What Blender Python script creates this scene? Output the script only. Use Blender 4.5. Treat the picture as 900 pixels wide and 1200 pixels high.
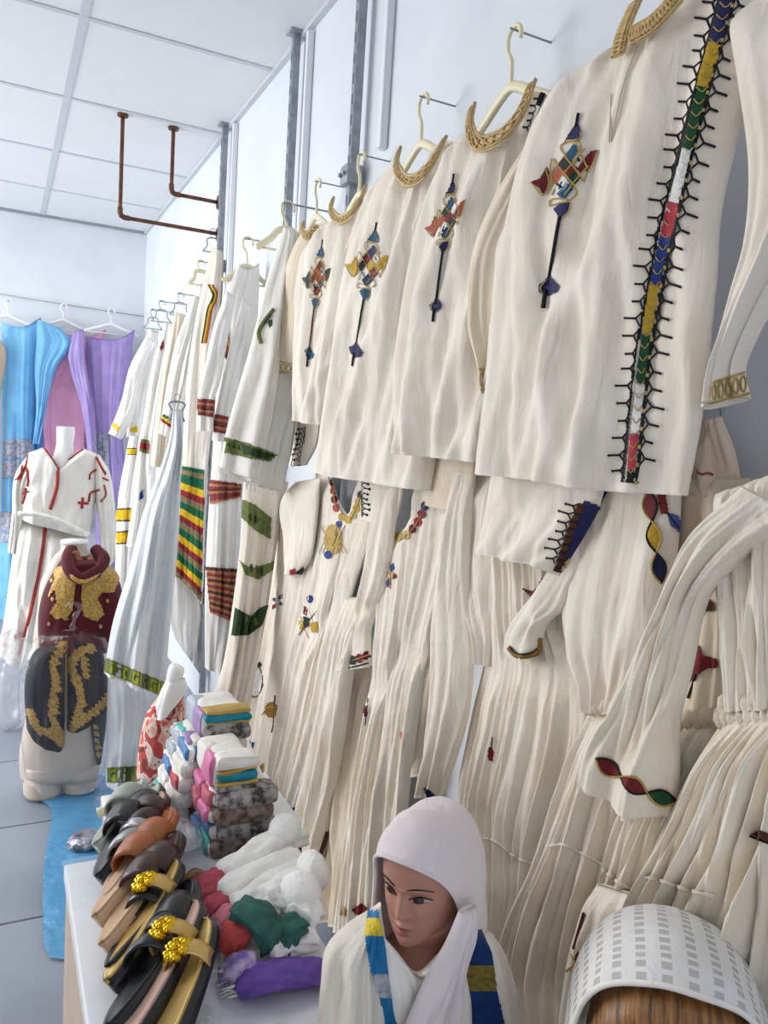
import bpy, bmesh, math, random
import numpy as np
from mathutils import Vector, Matrix
from mathutils.bvhtree import BVHTree
from mathutils.geometry import delaunay_2d_cdt
scene = bpy.context.scene
for o in list(bpy.data.objects): bpy.data.objects.remove(o)
COL = scene.collection
R_ = math.radians

# ------------------------------------------------------------------ camera
CAM = np.array([0.0, 0.0, 1.5])
FPX = 905.0
AY = np.array([-450.0, -114.0, 905.0]); AY /= np.linalg.norm(AY)           # room's long axis in camera axes (right, down, forward)
AZ = np.array([594.0, -9480.0, -905.0]); AZ -= AY * AZ.dot(AY); AZ /= np.linalg.norm(AZ)
AX = np.cross(AY, AZ)
B3 = np.array([AX, AY, AZ])                                                # world = B3 @ cam
c_right, c_down, c_fwd = B3[:, 0], B3[:, 1], B3[:, 2]
cd = bpy.data.cameras.new('camera'); cam = bpy.data.objects.new('camera', cd); COL.objects.link(cam)
cam.matrix_world = Matrix(((c_right[0], -c_down[0], -c_fwd[0], CAM[0]), (c_right[1], -c_down[1], -c_fwd[1], CAM[1]),
                           (c_right[2], -c_down[2], -c_fwd[2], CAM[2]), (0, 0, 0, 1)))
cd.sensor_fit = 'VERTICAL'; cd.sensor_height = 36.0; cd.lens = FPX / 1200 * 36.0; cd.clip_start = 0.02
scene.camera = cam

# ------------------------------------------------------------------ light
scene.view_settings.view_transform = 'Standard'; scene.view_settings.look = 'None'
scene.view_settings.gamma = 1.0; scene.view_settings.use_curve_mapping = False
scene.view_settings.exposure = 0.52
w = bpy.data.worlds.new('sky'); scene.world = w; w.use_nodes = True
w.node_tree.nodes['Background'].inputs[0].default_value = (0.75, 0.85, 1.0, 1)
w.node_tree.nodes['Background'].inputs[1].default_value = 1.0

ZC = 2.98      # ceiling
YB = 6.39      # far wall
XW = 1.0       # right wall
XL_ = -3.4     # left wall
YN = -2.6      # wall behind
def area(name, loc, tgt, sx, sy, watts, col):
    l = bpy.data.lights.new(name, 'AREA'); l.shape = 'RECTANGLE'; l.size = sx; l.size_y = sy; l.energy = watts; l.color = col
    o = bpy.data.objects.new(name, l); COL.objects.link(o); o.location = loc
    o.rotation_euler = (Vector(tgt) - Vector(loc)).to_track_quat('-Z', 'Y').to_euler(); return o
area('window_daylight', (XL_ - 0.12, 4.6, 1.6), (1.0, 4.6, 1.6), 2.6, 2.0, 105, (0.97, 0.985, 1.0))
area('added_shopfront_fill', (-1.2, YN - 0.12, 1.4), (-1.2, 3, 1.4), 3.2, 2.2, 7, (0.95, 0.97, 1.0))  # unseen shopfront behind the camera, added for weak fill light
FILL_LAMPS = [(-1.12, 2.41), (-1.12, 4.84), (-1.86, 4.03)]  # unseen ceiling panels, added to lift the room light
for x, y in FILL_LAMPS:
    area('added_panel_fill', (x, y, ZC - 0.04), (x, y, 0), 0.55, 0.55, 7, (1.0, 0.96, 0.9))

# ------------------------------------------------------------------ projection helpers
def ray(px, py):
    return B3 @ np.array([px - 450.0, py - 600.0, FPX])
def P(px, py, X=None, Y=None, Z=None):
    d = ray(px, py)
    if X is not None: k = (X - CAM[0]) / d[0]
    elif Y is not None: k = (Y - CAM[1]) / d[1]
    else: k = (Z - CAM[2]) / d[2]
    return CAM + d * k

# ------------------------------------------------------------------ materials
def lin(c):
    return tuple(((v / 255) / 12.92 if v / 255 <= 0.04045 else ((v / 255 + 0.055) / 1.055) ** 2.4) for v in c) + (1,)
MC = {}
def mat(name, rgb, rough=0.8, var=0.06, vscale=12.0, bump=0.0, bscale=400.0, metal=0.0, sheen=0.0, emit=0, spec=0.3, rgb2=None):
    if name in MC: return MC[name]
    m = bpy.data.materials.new(name); m.use_nodes = True; nt = m.node_tree; N = nt.nodes; L = nt.links
    b = N['Principled BSDF']; b.inputs['Roughness'].default_value = rough; b.inputs['Metallic'].default_value = metal
    b.inputs['Specular IOR Level'].default_value = spec
    if sheen: b.inputs['Sheen Weight'].default_value = sheen
    c = lin(rgb); tc = N.new('ShaderNodeTexCoord')
    nz = N.new('ShaderNodeTexNoise'); nz.inputs['Scale'].default_value = vscale; nz.inputs['Detail'].default_value = 4
    L.new(tc.outputs['Object'], nz.inputs['Vector'])
    mx = N.new('ShaderNodeMix'); mx.data_type = 'RGBA'
    c2 = lin(rgb2) if rgb2 else tuple(v * (1 - 2 * var) for v in c[:3]) + (1,)
    mx.inputs[6].default_value = c; mx.inputs[7].default_value = c2
    mr = N.new('ShaderNodeMapRange'); mr.inputs[1].default_value = 0.4; mr.inputs[2].default_value = 0.65
    L.new(nz.outputs['Fac'], mr.inputs[0]); L.new(mr.outputs[0], mx.inputs[0]); L.new(mx.outputs[2], b.inputs['Base Color'])
    if bump:
        n2 = N.new('ShaderNodeTexNoise'); n2.inputs['Scale'].default_value = bscale; n2.inputs['Detail'].default_value = 3
        L.new(tc.outputs['Object'], n2.inputs['Vector'])
        bp = N.new('ShaderNodeBump'); bp.inputs['Strength'].default_value = bump; bp.inputs['Distance'].default_value = 0.002
        L.new(n2.outputs['Fac'], bp.inputs['Height']); L.new(bp.outputs[0], b.inputs['Normal'])
    if emit:
        b.inputs['Emission Color'].default_value = c; b.inputs['Emission Strength'].default_value = emit
    MC[name] = m; return m
def cloth(name, rgb, var=0.03, rgb2=None, bump=0.25, crink=0.5):
    new = name not in MC; m = mat(name, rgb, 0.92, var, 9.0, bump, 260.0, sheen=0.1, spec=0.1, rgb2=rgb2)
    if new and crink:      # soft creases running mostly down the cloth
        N = m.node_tree.nodes; L = m.node_tree.links; b = N['Principled BSDF']; tc = N.new('ShaderNodeTexCoord'); mp = N.new('ShaderNodeMapping'); mp.inputs['Scale'].default_value = (1, 1, 0.3)
        nz = N.new('ShaderNodeTexNoise'); nz.inputs['Scale'].default_value = 26; nz.inputs['Detail'].default_value = 4; nz.inputs['Distortion'].default_value = 0.8
        bp = N.new('ShaderNodeBump'); bp.inputs['Strength'].default_value = crink; bp.inputs['Distance'].default_value = 0.010
        L.new(tc.outputs['Object'], mp.inputs['Vector']); L.new(mp.outputs[0], nz.inputs['Vector']); L.new(nz.outputs['Fac'], bp.inputs['Height'])
        if b.inputs['Normal'].links: L.new(b.inputs['Normal'].links[0].from_socket, bp.inputs['Normal'])
        L.new(bp.outputs[0], b.inputs['Normal'])
    return m
def film(name, tint=(255, 255, 255), alpha=0.22, rough=0.12, ior=1.45):
    """thin plastic: clear with fresnel gloss, plus a share `alpha` of milky tint"""
    if name in MC: return MC[name]
    m = bpy.data.materials.new(name); m.use_nodes = True; N = m.node_tree.nodes; L = m.node_tree.links
    b = N['Principled BSDF']; b.inputs['Base Color'].default_value = lin(tint); b.inputs['Roughness'].default_value = rough
    tr = N.new('ShaderNodeBsdfTransparent'); mix = N.new('ShaderNodeMixShader'); mix.inputs[0].default_value = alpha
    gl = N.new('ShaderNodeBsdfGlossy'); gl.inputs['Roughness'].default_value = rough; mx2 = N.new('ShaderNodeMixShader')
    lw = N.new('ShaderNodeLayerWeight'); lw.inputs['Blend'].default_value = 0.5; pw = N.new('ShaderNodeMath'); pw.operation = 'POWER'; pw.inputs[1].default_value = 4.0; ad = N.new('ShaderNodeMath'); ad.operation = 'MULTIPLY_ADD'; ad.inputs[1].default_value = 0.7; ad.inputs[2].default_value = 0.05; L.new(lw.outputs['Facing'], pw.inputs[0]); L.new(pw.outputs[0], ad.inputs[0])
    nz = N.new('ShaderNodeTexNoise'); nz.inputs['Scale'].default_value = 30; nz.inputs['Detail'].default_value = 3; tc = N.new('ShaderNodeTexCoord'); bp = N.new('ShaderNodeBump'); bp.inputs['Strength'].default_value = 0.5; bp.inputs['Distance'].default_value = 0.01
    L.new(tc.outputs['Object'], nz.inputs['Vector']); L.new(nz.outputs['Fac'], bp.inputs['Height']); L.new(bp.outputs[0], gl.inputs['Normal']); L.new(bp.outputs[0], b.inputs['Normal']); L.new(bp.outputs[0], lw.inputs['Normal'])
    L.new(tr.outputs[0], mix.inputs[1]); L.new(b.outputs[0], mix.inputs[2]); L.new(ad.outputs[0], mx2.inputs[0]); L.new(mix.outputs[0], mx2.inputs[1]); L.new(gl.outputs[0], mx2.inputs[2])
    L.new(mx2.outputs[0], N['Material Output'].inputs['Surface'])
    MC[name] = m; return m
CREAM = cloth('cream_cotton', (240, 232, 220), rgb2=(234, 224, 208))
CREAM2 = cloth('warm_cream_cotton', (234, 221, 200), rgb2=(226, 210, 186))
IVORY = cloth('ivory_gauze', (240, 232, 218), rgb2=(234, 224, 206), bump=0.45, crink=0.8)
WHITE = cloth('white_cotton', (246, 243, 237), rgb2=(239, 235, 228))
GOLDTHREAD = mat('gold_thread', (196, 164, 86), 0.5, 0.15, 90, 0.5, 500, spec=0.5)
PALEGOLD = mat('pale_gold_embroidery', (226, 206, 166), 0.7, 0.1, 160, 0.8, 300, rgb2=(206, 178, 126))
BLACK = mat('black_thread', (22, 20, 24), 0.7, 0.1, 60)
DKBLUE = mat('dark_blue_thread', (24, 30, 84), 0.6, 0.15, 120, 0.5, 500)
TEAL = mat('teal_thread', (20, 84, 116), 0.6, 0.15, 120, 0.5, 500)
RED = mat('red_thread', (118, 28, 30), 0.6, 0.15, 120, 0.5, 500)
ORANGE = mat('orange_thread', (178, 86, 56), 0.6, 0.15, 120, 0.5, 500)
GREEN = mat('green_thread', (18, 80, 46), 0.6, 0.15, 120, 0.5, 500)
DKGREEN = mat('dark_green_thread', (20, 46, 38), 0.6, 0.15, 120, 0.5, 500)
YELLOW = mat('yellow_thread', (198, 160, 44), 0.6, 0.12, 120, 0.5, 500)
WTHREAD = mat('white_thread', (232, 230, 226), 0.6, 0.1, 120, 0.5, 500)
CRIMSON = mat('crimson_thread', (172, 48, 62), 0.6, 0.12, 120, 0.5, 500)
BROWN = mat('brown_thread', (84, 44, 30), 0.7, 0.15, 120, 0.5, 500)
PINKT = mat('pink_thread', (222, 120, 140), 0.6, 0.12, 120, 0.5, 500)
BLUEM = mat('mid_blue_thread', (36, 64, 132), 0.6, 0.12, 120, 0.5, 500)
PLASTIC = mat('cream_plastic', (240, 232, 196), 0.35, 0.02, 5, spec=0.5)
WPLASTIC = mat('white_plastic', (246, 246, 240), 0.35, 0.02, 5, spec=0.5)

# ------------------------------------------------------------------ object helpers
def setp(o, label=None, cat=None, group=None, kind=None):
    if label: o['label'] = label
    if cat: o['category'] = cat
    if group: o['group'] = group
    if kind: o['kind'] = kind
    return o
def thing(name, label, cat, loc, group=None):
    o = bpy.data.objects.new(name, None); COL.objects.link(o); o.location = tuple(float(v) for v in loc); o.empty_display_size = 0.05
    return setp(o, label, cat, group)
def mk(name, verts, faces, mats, root=None, smooth=True, fm=None, uv=None, label=None):
    v = np.asarray(verts, float); off = np.zeros(3); r = root
    while r is not None:
        off += np.array(r.location); r = r.parent
    if root is None and len(v):
        off = np.array([(v[:, 0].min() + v[:, 0].max()) / 2, (v[:, 1].min() + v[:, 1].max()) / 2, v[:, 2].min()])
    me = bpy.data.meshes.new(name); me.from_pydata((v - off).tolist(), [], [tuple(int(i) for i in f) for f in faces])
    for m in (mats if isinstance(mats, (list, tuple)) else [mats]): me.materials.append(m)
    if fm is not None: me.polygons.foreach_set('material_index', np.asarray(fm, np.int32))
    if smooth: me.polygons.foreach_set('use_smooth', np.ones(len(me.polygons), bool))
    if uv is not None:
        ul = me.uv_layers.new(name='uv'); li = np.zeros(len(me.loops), np.int32); me.loops.foreach_get('vertex_index', li)
        ul.data.foreach_set('uv', np.asarray(uv, float)[li].ravel())
    me.update()
    o = bpy.data.objects.new(name, me); COL.objects.link(o)
    if root is not None: o.parent = root
    else: o.location = tuple(off)
    if label: o['label'] = label
    return o
class Geo:
    def __init__(s): s.v = []; s.f = []; s.m = []; s.n = 0
    def add(s, v, f, m=0):
        v = np.asarray(v, float); s.v.append(v); s.f += [tuple(int(i) + s.n for i in q) for q in f]; s.m += [m] * len(f); s.n += len(v); return s
    def build(s, name, mats, root=None, smooth=True, label=None):
        return mk(name, np.concatenate(s.v), s.f, mats, root, smooth, s.m if isinstance(mats, (list, tuple)) else None, label=label)
def box(x0, x1, y0, y1, z0, z1):
    v = [(x, y, z) for z in (z0, z1) for y in (y0, y1) for x in (x0, x1)]
    return v, [(0, 2, 3, 1), (4, 5, 7, 6), (0, 1, 5, 4), (2, 6, 7, 3), (0, 4, 6, 2), (1, 3, 7, 5)]
def bevelbox(x0, x1, y0, y1, z0, z1, b=0.004, seg=2):
    bm = bmesh.new(); bmesh.ops.create_cube(bm, size=1)
    for v in bm.verts: v.co = Vector(((x0 + x1) / 2 + v.co.x * (x1 - x0), (y0 + y1) / 2 + v.co.y * (y1 - y0), (z0 + z1) / 2 + v.co.z * (z1 - z0)))
    bmesh.ops.bevel(bm, geom=bm.edges[:], offset=b, segments=seg, affect='EDGES', profile=0.5)
    bm.verts.index_update(); r = [tuple(v.co) for v in bm.verts], [[v.index for v in f.verts] for f in bm.faces]; bm.free(); return r
def resample(pts, n, smooth=True):
    p = np.asarray(pts, float)
    if len(p) == 1: return np.repeat(p, n, 0)
    d = np.r_[0, np.cumsum(np.maximum(np.linalg.norm(np.diff(p, axis=0), axis=1), 1e-9))]; u = np.linspace(0, d[-1], n)
    if len(p) == 2 or not smooth: return np.stack([np.interp(u, d, p[:, k]) for k in range(p.shape[1])], 1)
    i = np.clip(np.searchsorted(d, u, side='right') - 1, 0, len(p) - 2); h = d[i + 1] - d[i]; x = ((u - d[i]) / h)[:, None]
    tg = np.zeros_like(p); tg[1:-1] = (p[2:] - p[:-2]) / (d[2:] - d[:-2])[:, None]; tg[0] = (p[1] - p[0]) / d[1]; tg[-1] = (p[-1] - p[-2]) / (d[-1] - d[-2])
    h = h[:, None]
    return (2 * x**3 - 3 * x**2 + 1) * p[i] + (x**3 - 2 * x**2 + x) * h * tg[i] + (-2 * x**3 + 3 * x**2) * p[i + 1] + (x**3 - x**2) * h * tg[i + 1]
def tube(path, r, n=8, closed=False, cap=True, squash=1.0):
    p = np.asarray(path, float); m = len(p); rr = np.broadcast_to(np.asarray(r, float), (m,))
    t = np.gradient(p, axis=0); t /= np.maximum(np.linalg.norm(t, axis=1), 1e-9)[:, None]
    ref = np.array([0, 0, 1.0]) if abs(t[0, 2]) < 0.8 else np.array([1.0, 0, 0])
    A = []; cur = np.cross(t[0], ref)
    for i in range(m):
        cur = cur - t[i] * cur.dot(t[i]); nn_ = np.linalg.norm(cur)
        if nn_ < 1e-6: cur = np.cross(t[i], np.array([0.3, 0.5, 0.8])); nn_ = np.linalg.norm(cur)
        cur = cur / nn_; A.append(cur)
    a = np.array(A); b = np.cross(a, t)
    an = np.linspace(0, 2 * np.pi, n, endpoint=False)
    v = (p[:, None] + rr[:, None, None] * (np.cos(an)[None, :, None] * a[:, None] + squash * np.sin(an)[None, :, None] * b[:, None])).reshape(-1, 3)
    f = [(i * n + j, i * n + (j + 1) % n, (i + 1) * n + (j + 1) % n, (i + 1) * n + j) for i in range(m - 1) for j in range(n)]
    if cap: f += [tuple(range(n))[::-1], tuple((m - 1) * n + j for j in range(n))]
    return v, f
def rings(secs, n=40, ns=60, expo=2.3):
    # secs: list of (z, cx, cy, rx, ry) -> closed body of stacked superellipses, smooth in z
    s = resample(np.array(secs, float), ns); an = np.linspace(0, 2 * np.pi, n, endpoint=False)
    ca, sa = np.cos(an), np.sin(an); k = 2 / expo
    ux, uy = np.sign(ca) * abs(ca) ** k, np.sign(sa) * abs(sa) ** k
    v = np.stack([s[:, 1, None] + s[:, 3, None] * ux, s[:, 2, None] + s[:, 4, None] * uy, np.repeat(s[:, 0, None], n, 1)], 2).reshape(-1, 3)
    f = [(i * n + j, i * n + (j + 1) % n, (i + 1) * n + (j + 1) % n, (i + 1) * n + j) for i in range(ns - 1) for j in range(n)]
    return v, f + [tuple(range(n))[::-1], tuple((ns - 1) * n + j for j in range(n))]
def hidx(t, seed):
    rng = np.random.RandomState(seed); return rng
def crumple(p, amp, seed, wl=(0.03, 0.12), n=9):
    rng = np.random.RandomState(seed); out = np.zeros(p.shape[:-1])
    for i in range(n):
        d = rng.normal(size=3); d[2] *= 0.6; d /= np.linalg.norm(d); l = wl[0] * (wl[1] / wl[0]) ** rng.rand()
        x = p @ d * 2 * np.pi / l + rng.rand() * 6.28
        x = x + 0.9 * np.sin(p @ rng.normal(size=3) * 14 + rng.rand() * 6)
        out += (1 - abs(np.sin(x * 0.5))) * (l / wl[1]) ** 0.7
    return amp * (out / n * 2 - 0.7)
BVH = {}; GRID = {}; FOLD = 1.9
def sheet(name, L, R, m, root, X=None, Y=None, T=None, B=None, th=0.02, k=4, amp=0.012, cr=0.004, seed=1, ns=70, nt=56, env=0.35, gath=None, lean=0.5, hemw=0.0):
    """A hanging piece of cloth: closed shell between a left and a right edge, with folds running down it."""
    def conv(pts, x, y):
        out = []
        for q in pts:
            if len(q) > 2:
                out.append(P(q[0], q[1], X=q[2]) if X is not None else P(q[0], q[1], Y=q[2]))
            else: out.append(P(q[0], q[1], X=x, Y=y))
        return np.array(out)
    a = X if X is not None else Y; a = a if isinstance(a, (tuple, list)) else (a, a)
    xa, ya = (a[0], None) if X is not None else (None, a[0]); xb, yb = (a[1], None) if X is not None else (None, a[1])
    Lc = resample(conv(L, xa, ya), ns); Rc = resample(conv(R, xb, yb), ns)
    t = np.linspace(0, 1, nt); s = np.linspace(0, 1, ns)
    def edge(pts, p0, p1):
        if pts is None: return p0[None] * (1 - t[:, None]) + p1[None] * t[:, None]
        n = len(pts); out = []
        tot = np.linspace(0, 1, n)
        for i, q in enumerate(pts):
            f = tot[i]; v = a[0] * (1 - f) + a[1] * f
            if len(q) > 2: v = q[2]
            out.append(P(q[0], q[1], X=v) if X is not None else P(q[0], q[1], Y=v))
        c = resample(np.array(out), nt); c += (p0 - c[0])[None] * (1 - t[:, None]) + (p1 - c[-1])[None] * t[:, None]; return c
    Tc = edge(T, Lc[0], Rc[0]); Bc = edge(B, Lc[-1], Rc[-1])
    S, TT = np.meshgrid(s, t, indexing='ij'); S3, T3 = S[..., None], TT[..., None]
    C = (1 - T3) * Lc[:, None] + T3 * Rc[:, None] + (1 - S3) * Tc[None] + S3 * Bc[None] \
        - ((1 - S3) * (1 - T3) * Lc[0] + (1 - S3) * T3 * Rc[0] + S3 * (1 - T3) * Lc[-1] + S3 * T3 * Rc[-1])
    d = Rc - Lc; d[:, 2] = 0; dm = d.mean(0); d = d / np.maximum(np.linalg.norm(d, axis=1), 1e-6)[:, None] * 0.3 + dm / max(np.linalg.norm(dm), 1e-6)
    n = np.cross(d, np.array([0, 0, 1.0])); n /= np.linalg.norm(n, axis=1)[:, None]; n = n[:, None, :]
    rng = np.random.RandomState(seed * 7 + 3); f = np.zeros_like(S); wsum = 0
    for i in range(4):
        kk = k * (0.55 + 0.45 * i) * (0.85 + 0.3 * rng.rand()); wgt = 1 / (1 + 0.75 * i); wsum += wgt
        ph = kk * TT + rng.rand() + lean * (rng.rand() - 0.5) * S * 2 + 0.12 * np.sin(2 * np.pi * (S * (0.6 + rng.rand()) + rng.rand()))
        r = 0.5 + 0.5 * np.sin(2 * np.pi * ph + 0.7 * np.sin(2 * np.pi * ph)); f += wgt * r
    f = f / wsum; f = np.clip((f - 0.18) / 0.64, 0, 1.1) * FOLD
    e = env + (1 - env) * S ** 0.8
    if gath is not None: e = e * (1 - 0.75 * np.exp(-((S - gath) / 0.05) ** 2))
    prof = np.sqrt(np.clip(1 - abs(2 * TT - 1) ** 3.2, 0, 1))
    off = prof * (th + amp * e * f) + cr * np.minimum(1, prof * 1.5) * 0 + crumple(C, cr, seed) * prof
    tw = 0.16 if 'skirt' in name or name == 'sleeve' else 0.05; tp = np.clip(S / tw, 0, 1); off = off * ((0.12 if tw > .1 else 0.4) + (0.88 if tw > .1 else 0.6) * np.sin(tp * np.pi / 2))
    F = C + n * off[..., None]
    if hemw: F[-6:, :, 2] += (hemw * np.sin(TT[-6:] * k * 5 + seed) * (np.arange(6) / 5)[:, None])
    Bk = C - n * (prof * th * 0.35)[..., None]
    fr = F.reshape(-1, 3); bk = Bk[:, 1:-1].reshape(-1, 3)
    fi = np.arange(ns * nt).reshape(ns, nt); bi = ns * nt + np.arange(ns * (nt - 2)).reshape(ns, nt - 2)
    loop = np.concatenate([fi, bi[:, ::-1]], 1); w_ = loop.shape[1]
    a0 = loop[:-1]; a1 = loop[1:]
    q = np.stack([a0, a1, np.roll(a1, -1, 1), np.roll(a0, -1, 1)], 2).reshape(-1, 4).tolist()
    def cap(row, flip):
        r = []
        for j in range(nt - 1):
            b0 = fi[row, 0] if j == 0 else bi[row, j - 1]; b1 = fi[row, nt - 1] if j == nt - 2 else bi[row, j]
            c_ = [fi[row, j], fi[row, j + 1], b1, b0]; c_ = [x for k_, x in enumerate(c_) if x not in c_[:k_]]
            r.append(c_ if flip else c_[::-1])
        return r
    q += cap(0, False) + cap(ns - 1, True)
    V = np.concatenate([fr, bk])
    uv = np.concatenate([np.stack([TT, S], 2).reshape(-1, 2), np.stack([TT[:, 1:-1], S[:, 1:-1]], 2).reshape(-1, 2)])
    o = mk(name, V, q, m, root, uv=uv)
    BVH[o.name] = BVHTree.FromPolygons([tuple(v) for v in V.tolist()], [tuple(x) for x in q])
    GRID[o.name] = F
    return o
def bvh_of(o, verts, faces): BVH[o.name] = BVHTree.FromPolygons([tuple(map(float, v)) for v in verts], [tuple(int(i) for i in f) for f in faces])
def hit(hosts, px, py, lift):
    d = ray(px, py); d = d / np.linalg.norm(d); best = None
    for h in hosts:
        b = BVH[h.name]; r = b.ray_cast(Vector(CAM), Vector(d), 30)
        if r[0] is not None and (best is None or r[3] < best[1]): best = (np.array(r[0]), r[3])
    if best is None:
        bd = None
        for h in hosts:      # beyond the edge: the nearest point of the cloth
            b = BVH[h.name]; c0 = b.find_nearest(Vector(CAM))
            dist = (Vector(h.parent.location) - Vector(CAM)).length if h.parent else 1.0
            q = Vector(CAM) + Vector(d) * dist
            for _ in range(4):
                r = b.find_nearest(q); q = Vector(CAM) + Vector(d) * ((r[0] - Vector(CAM)).dot(Vector(d)))
            if bd is None or r[3] < bd[1]: bd = (np.array(r[0]), r[3])
        best = bd
    return best[0] - d * lift
def proj(p):
    c = (p - CAM) @ B3; return np.stack([450 + c[..., 0] / c[..., 2] * FPX, 600 + c[..., 1] / c[..., 2] * FPX], -1)
def inpoly(q, poly):
    x, y = q[..., 0], q[..., 1]; r = np.zeros(x.shape, bool); n = len(poly)
    for i in range(n):
        (x0, y0), (x1, y1) = poly[i], poly[(i + 1) % n]
        if y0 == y1: continue
        r ^= ((y0 > y) != (y1 > y)) & (x < (x1 - x0) * (y - y0) / (y1 - y0) + x0)
    return r
def conform(host, poly, lift):
    """the piece of the cloth's own surface inside the outline, lifted off it"""
    F = GRID[host.name]; q = proj(F); po = np.array(poly, float); lo, hi = po.min(0) - 3, po.max(0) + 3
    ok = ((q > lo) & (q < hi)).all(-1); rr, cc = np.where(ok)
    if len(rr) < 1: return None
    r0, r1, c0, c1 = max(rr.min() - 1, 0), min(rr.max() + 2, F.shape[0]), max(cc.min() - 1, 0), min(cc.max() + 2, F.shape[1]); G = F[r0:r1, c0:c1]
    if min(G.shape[:2]) < 2: return None
    qq = q[r0:r1, c0:c1]; st = 1.3 if np.ptp(po, 0).max() < 60 else 1.8
    nr = int(np.clip(np.linalg.norm(np.diff(qq, axis=0), axis=2).mean() / st + 1, 1, 6)) * (G.shape[0] - 1) + 1; nc = int(np.clip(np.linalg.norm(np.diff(qq, axis=1), axis=2).mean() / st + 1, 1, 6)) * (G.shape[1] - 1) + 1
    a, b = np.linspace(0, G.shape[0] - 1, nr), np.linspace(0, G.shape[1] - 1, nc); i = np.minimum(a.astype(int), G.shape[0] - 2); j = np.minimum(b.astype(int), G.shape[1] - 2); u = (a - i)[:, None, None]; v = (b - j)[None, :, None]
    D = G[i][:, j] * (1 - u) * (1 - v) + G[i + 1][:, j] * u * (1 - v) + G[i][:, j + 1] * (1 - u) * v + G[i + 1][:, j + 1] * u * v
    n = np.cross(np.gradient(D, axis=0), np.gradient(D, axis=1)); n /= np.maximum(np.linalg.norm(n, axis=2), 1e-9)[..., None]
    n = np.where(((CAM - D) * n).sum(-1).mean() > 0, n, -n); D = D + n * lift
    cen = (D[:-1, :-1] + D[1:, 1:]) / 2; m = inpoly(proj(cen), po); R0, C0 = np.where(m)
    if len(R0) == 0: return None
    f = np.stack([R0 * nc + C0, (R0 + 1) * nc + C0, (R0 + 1) * nc + C0 + 1, R0 * nc + C0 + 1], 1); un, inv = np.unique(f, return_inverse=True)
    return D.reshape(-1, 3)[un], inv.reshape(-1, 4)
def decal(name, hosts, items, root, lift=0.0025, label=None):
    """Embroidery, ribbon and woven bands laid on the cloth. items: ('f', pts, mat) filled patch, ('l', pts, width_m, mat) cord."""
    hosts = hosts if isinstance(hosts, (list, tuple)) else [hosts]
    mats = []; g = Geo()
    for it in items:
        m = it[-1] if not isinstance(it[-1], (int, float)) else it[-2]
        ex = it[-1] if isinstance(it[-1], (int, float)) else 0.0
        if m not in mats: mats.append(m)
        mi = mats.index(m)
        if it[0] == 'f':
            pts = [tuple(map(float, p)) for p in it[1]]; q = np.array(pts)
            if len(hosts) == 1 and hosts[0].name in GRID and np.prod(np.ptp(q, axis=0)) > 90:
                r = conform(hosts[0], pts, lift + ex)
                if r is not None: g.add(r[0], r[1], mi); continue
            if True: pass
            q = np.array(pts); w_ = q.max(0) - q.min(0); st = max(1.6, min(w_.max() / 8, 5))
            bnd = []
            for i in range(len(pts)):
                a, b = np.array(pts[i]), np.array(pts[(i + 1) % len(pts)]); n = max(1, int(np.linalg.norm(b - a) / st))
                bnd += [tuple(a + (b - a) * j / n) for j in range(n)]
            nb = len(bnd); inner = []
            for x in np.arange(q[:, 0].min() + st / 2, q[:, 0].max(), st):
                for y in np.arange(q[:, 1].min() + st / 2, q[:, 1].max(), st): inner.append((x, y))
            vo, _, fo, *_r = delaunay_2d_cdt([Vector(p) for p in bnd + inner], [], [list(range(nb))], 1, 1e-5)
            if len(fo) == 0: continue
            V = [hit(hosts, p[0], p[1], lift + ex) for p in vo]
            g.add(V, [tuple(f) for f in fo], mi)
        else:
            pts = it[1]; n = max(2, int(sum(math.dist(pts[i], pts[i + 1]) for i in range(len(pts) - 1)) / 3) + 1)
            rs = resample(np.array(pts, float), n, smooth=len(pts) > 2)
            V = np.array([hit(hosts, p[0], p[1], lift + ex) for p in rs])
            g.add(*tube(V, it[2] / 2, 5), mi)
    return g.build(name, mats, root, label=label) if g.n else None
def bands(name, host, tl, tr, bl, br, cols, root, lift=0.006, label=None):
    it = []; tot = sum(c[0] for c in cols); a = 0.0
    tl, tr, bl, br = map(np.array, (tl, tr, bl, br))
    for wgt, m in cols:
        b = a + wgt / tot
        it.append(('f', [tl + (bl - tl) * a, tr + (br - tr) * a, tr + (br - tr) * b, tl + (bl - tl) * b], m)); a = b
    return decal(name, host, it, root, lift, label)

# ================================================================== THE ROOM
WALLM = mat('painted_plaster', (226, 230, 236), 0.75, 0.012, 2.5, 0.06, 60, rgb2=(219, 223, 230))
CEILM = mat('ceiling_tile_white', (232, 234, 234), 0.85, 0.01, 3, 0.15, 220)
BARM = mat('ceiling_bar', (205, 209, 212), 0.5, 0.01, 3)
FLOORM = mat('grey_floor_tile', (150, 158, 172), 0.38, 0.05, 2.2, rgb2=(138, 146, 160))
JOINT = mat('tile_joint', (120, 126, 138), 0.8, 0.05)
# right wall
v, f = box(XW, XW + 0.15, YN, YB + 0.15, -0.1, ZC + 0.2); o = mk('wall_right', v, f, WALLM, smooth=False); o['kind'] = 'structure'
v, f = box(XL_ - 0.15, XW, YB, YB + 0.15, -0.1, ZC + 0.2); o = mk('wall_far', v, f, WALLM, smooth=False); o['kind'] = 'structure'
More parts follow.
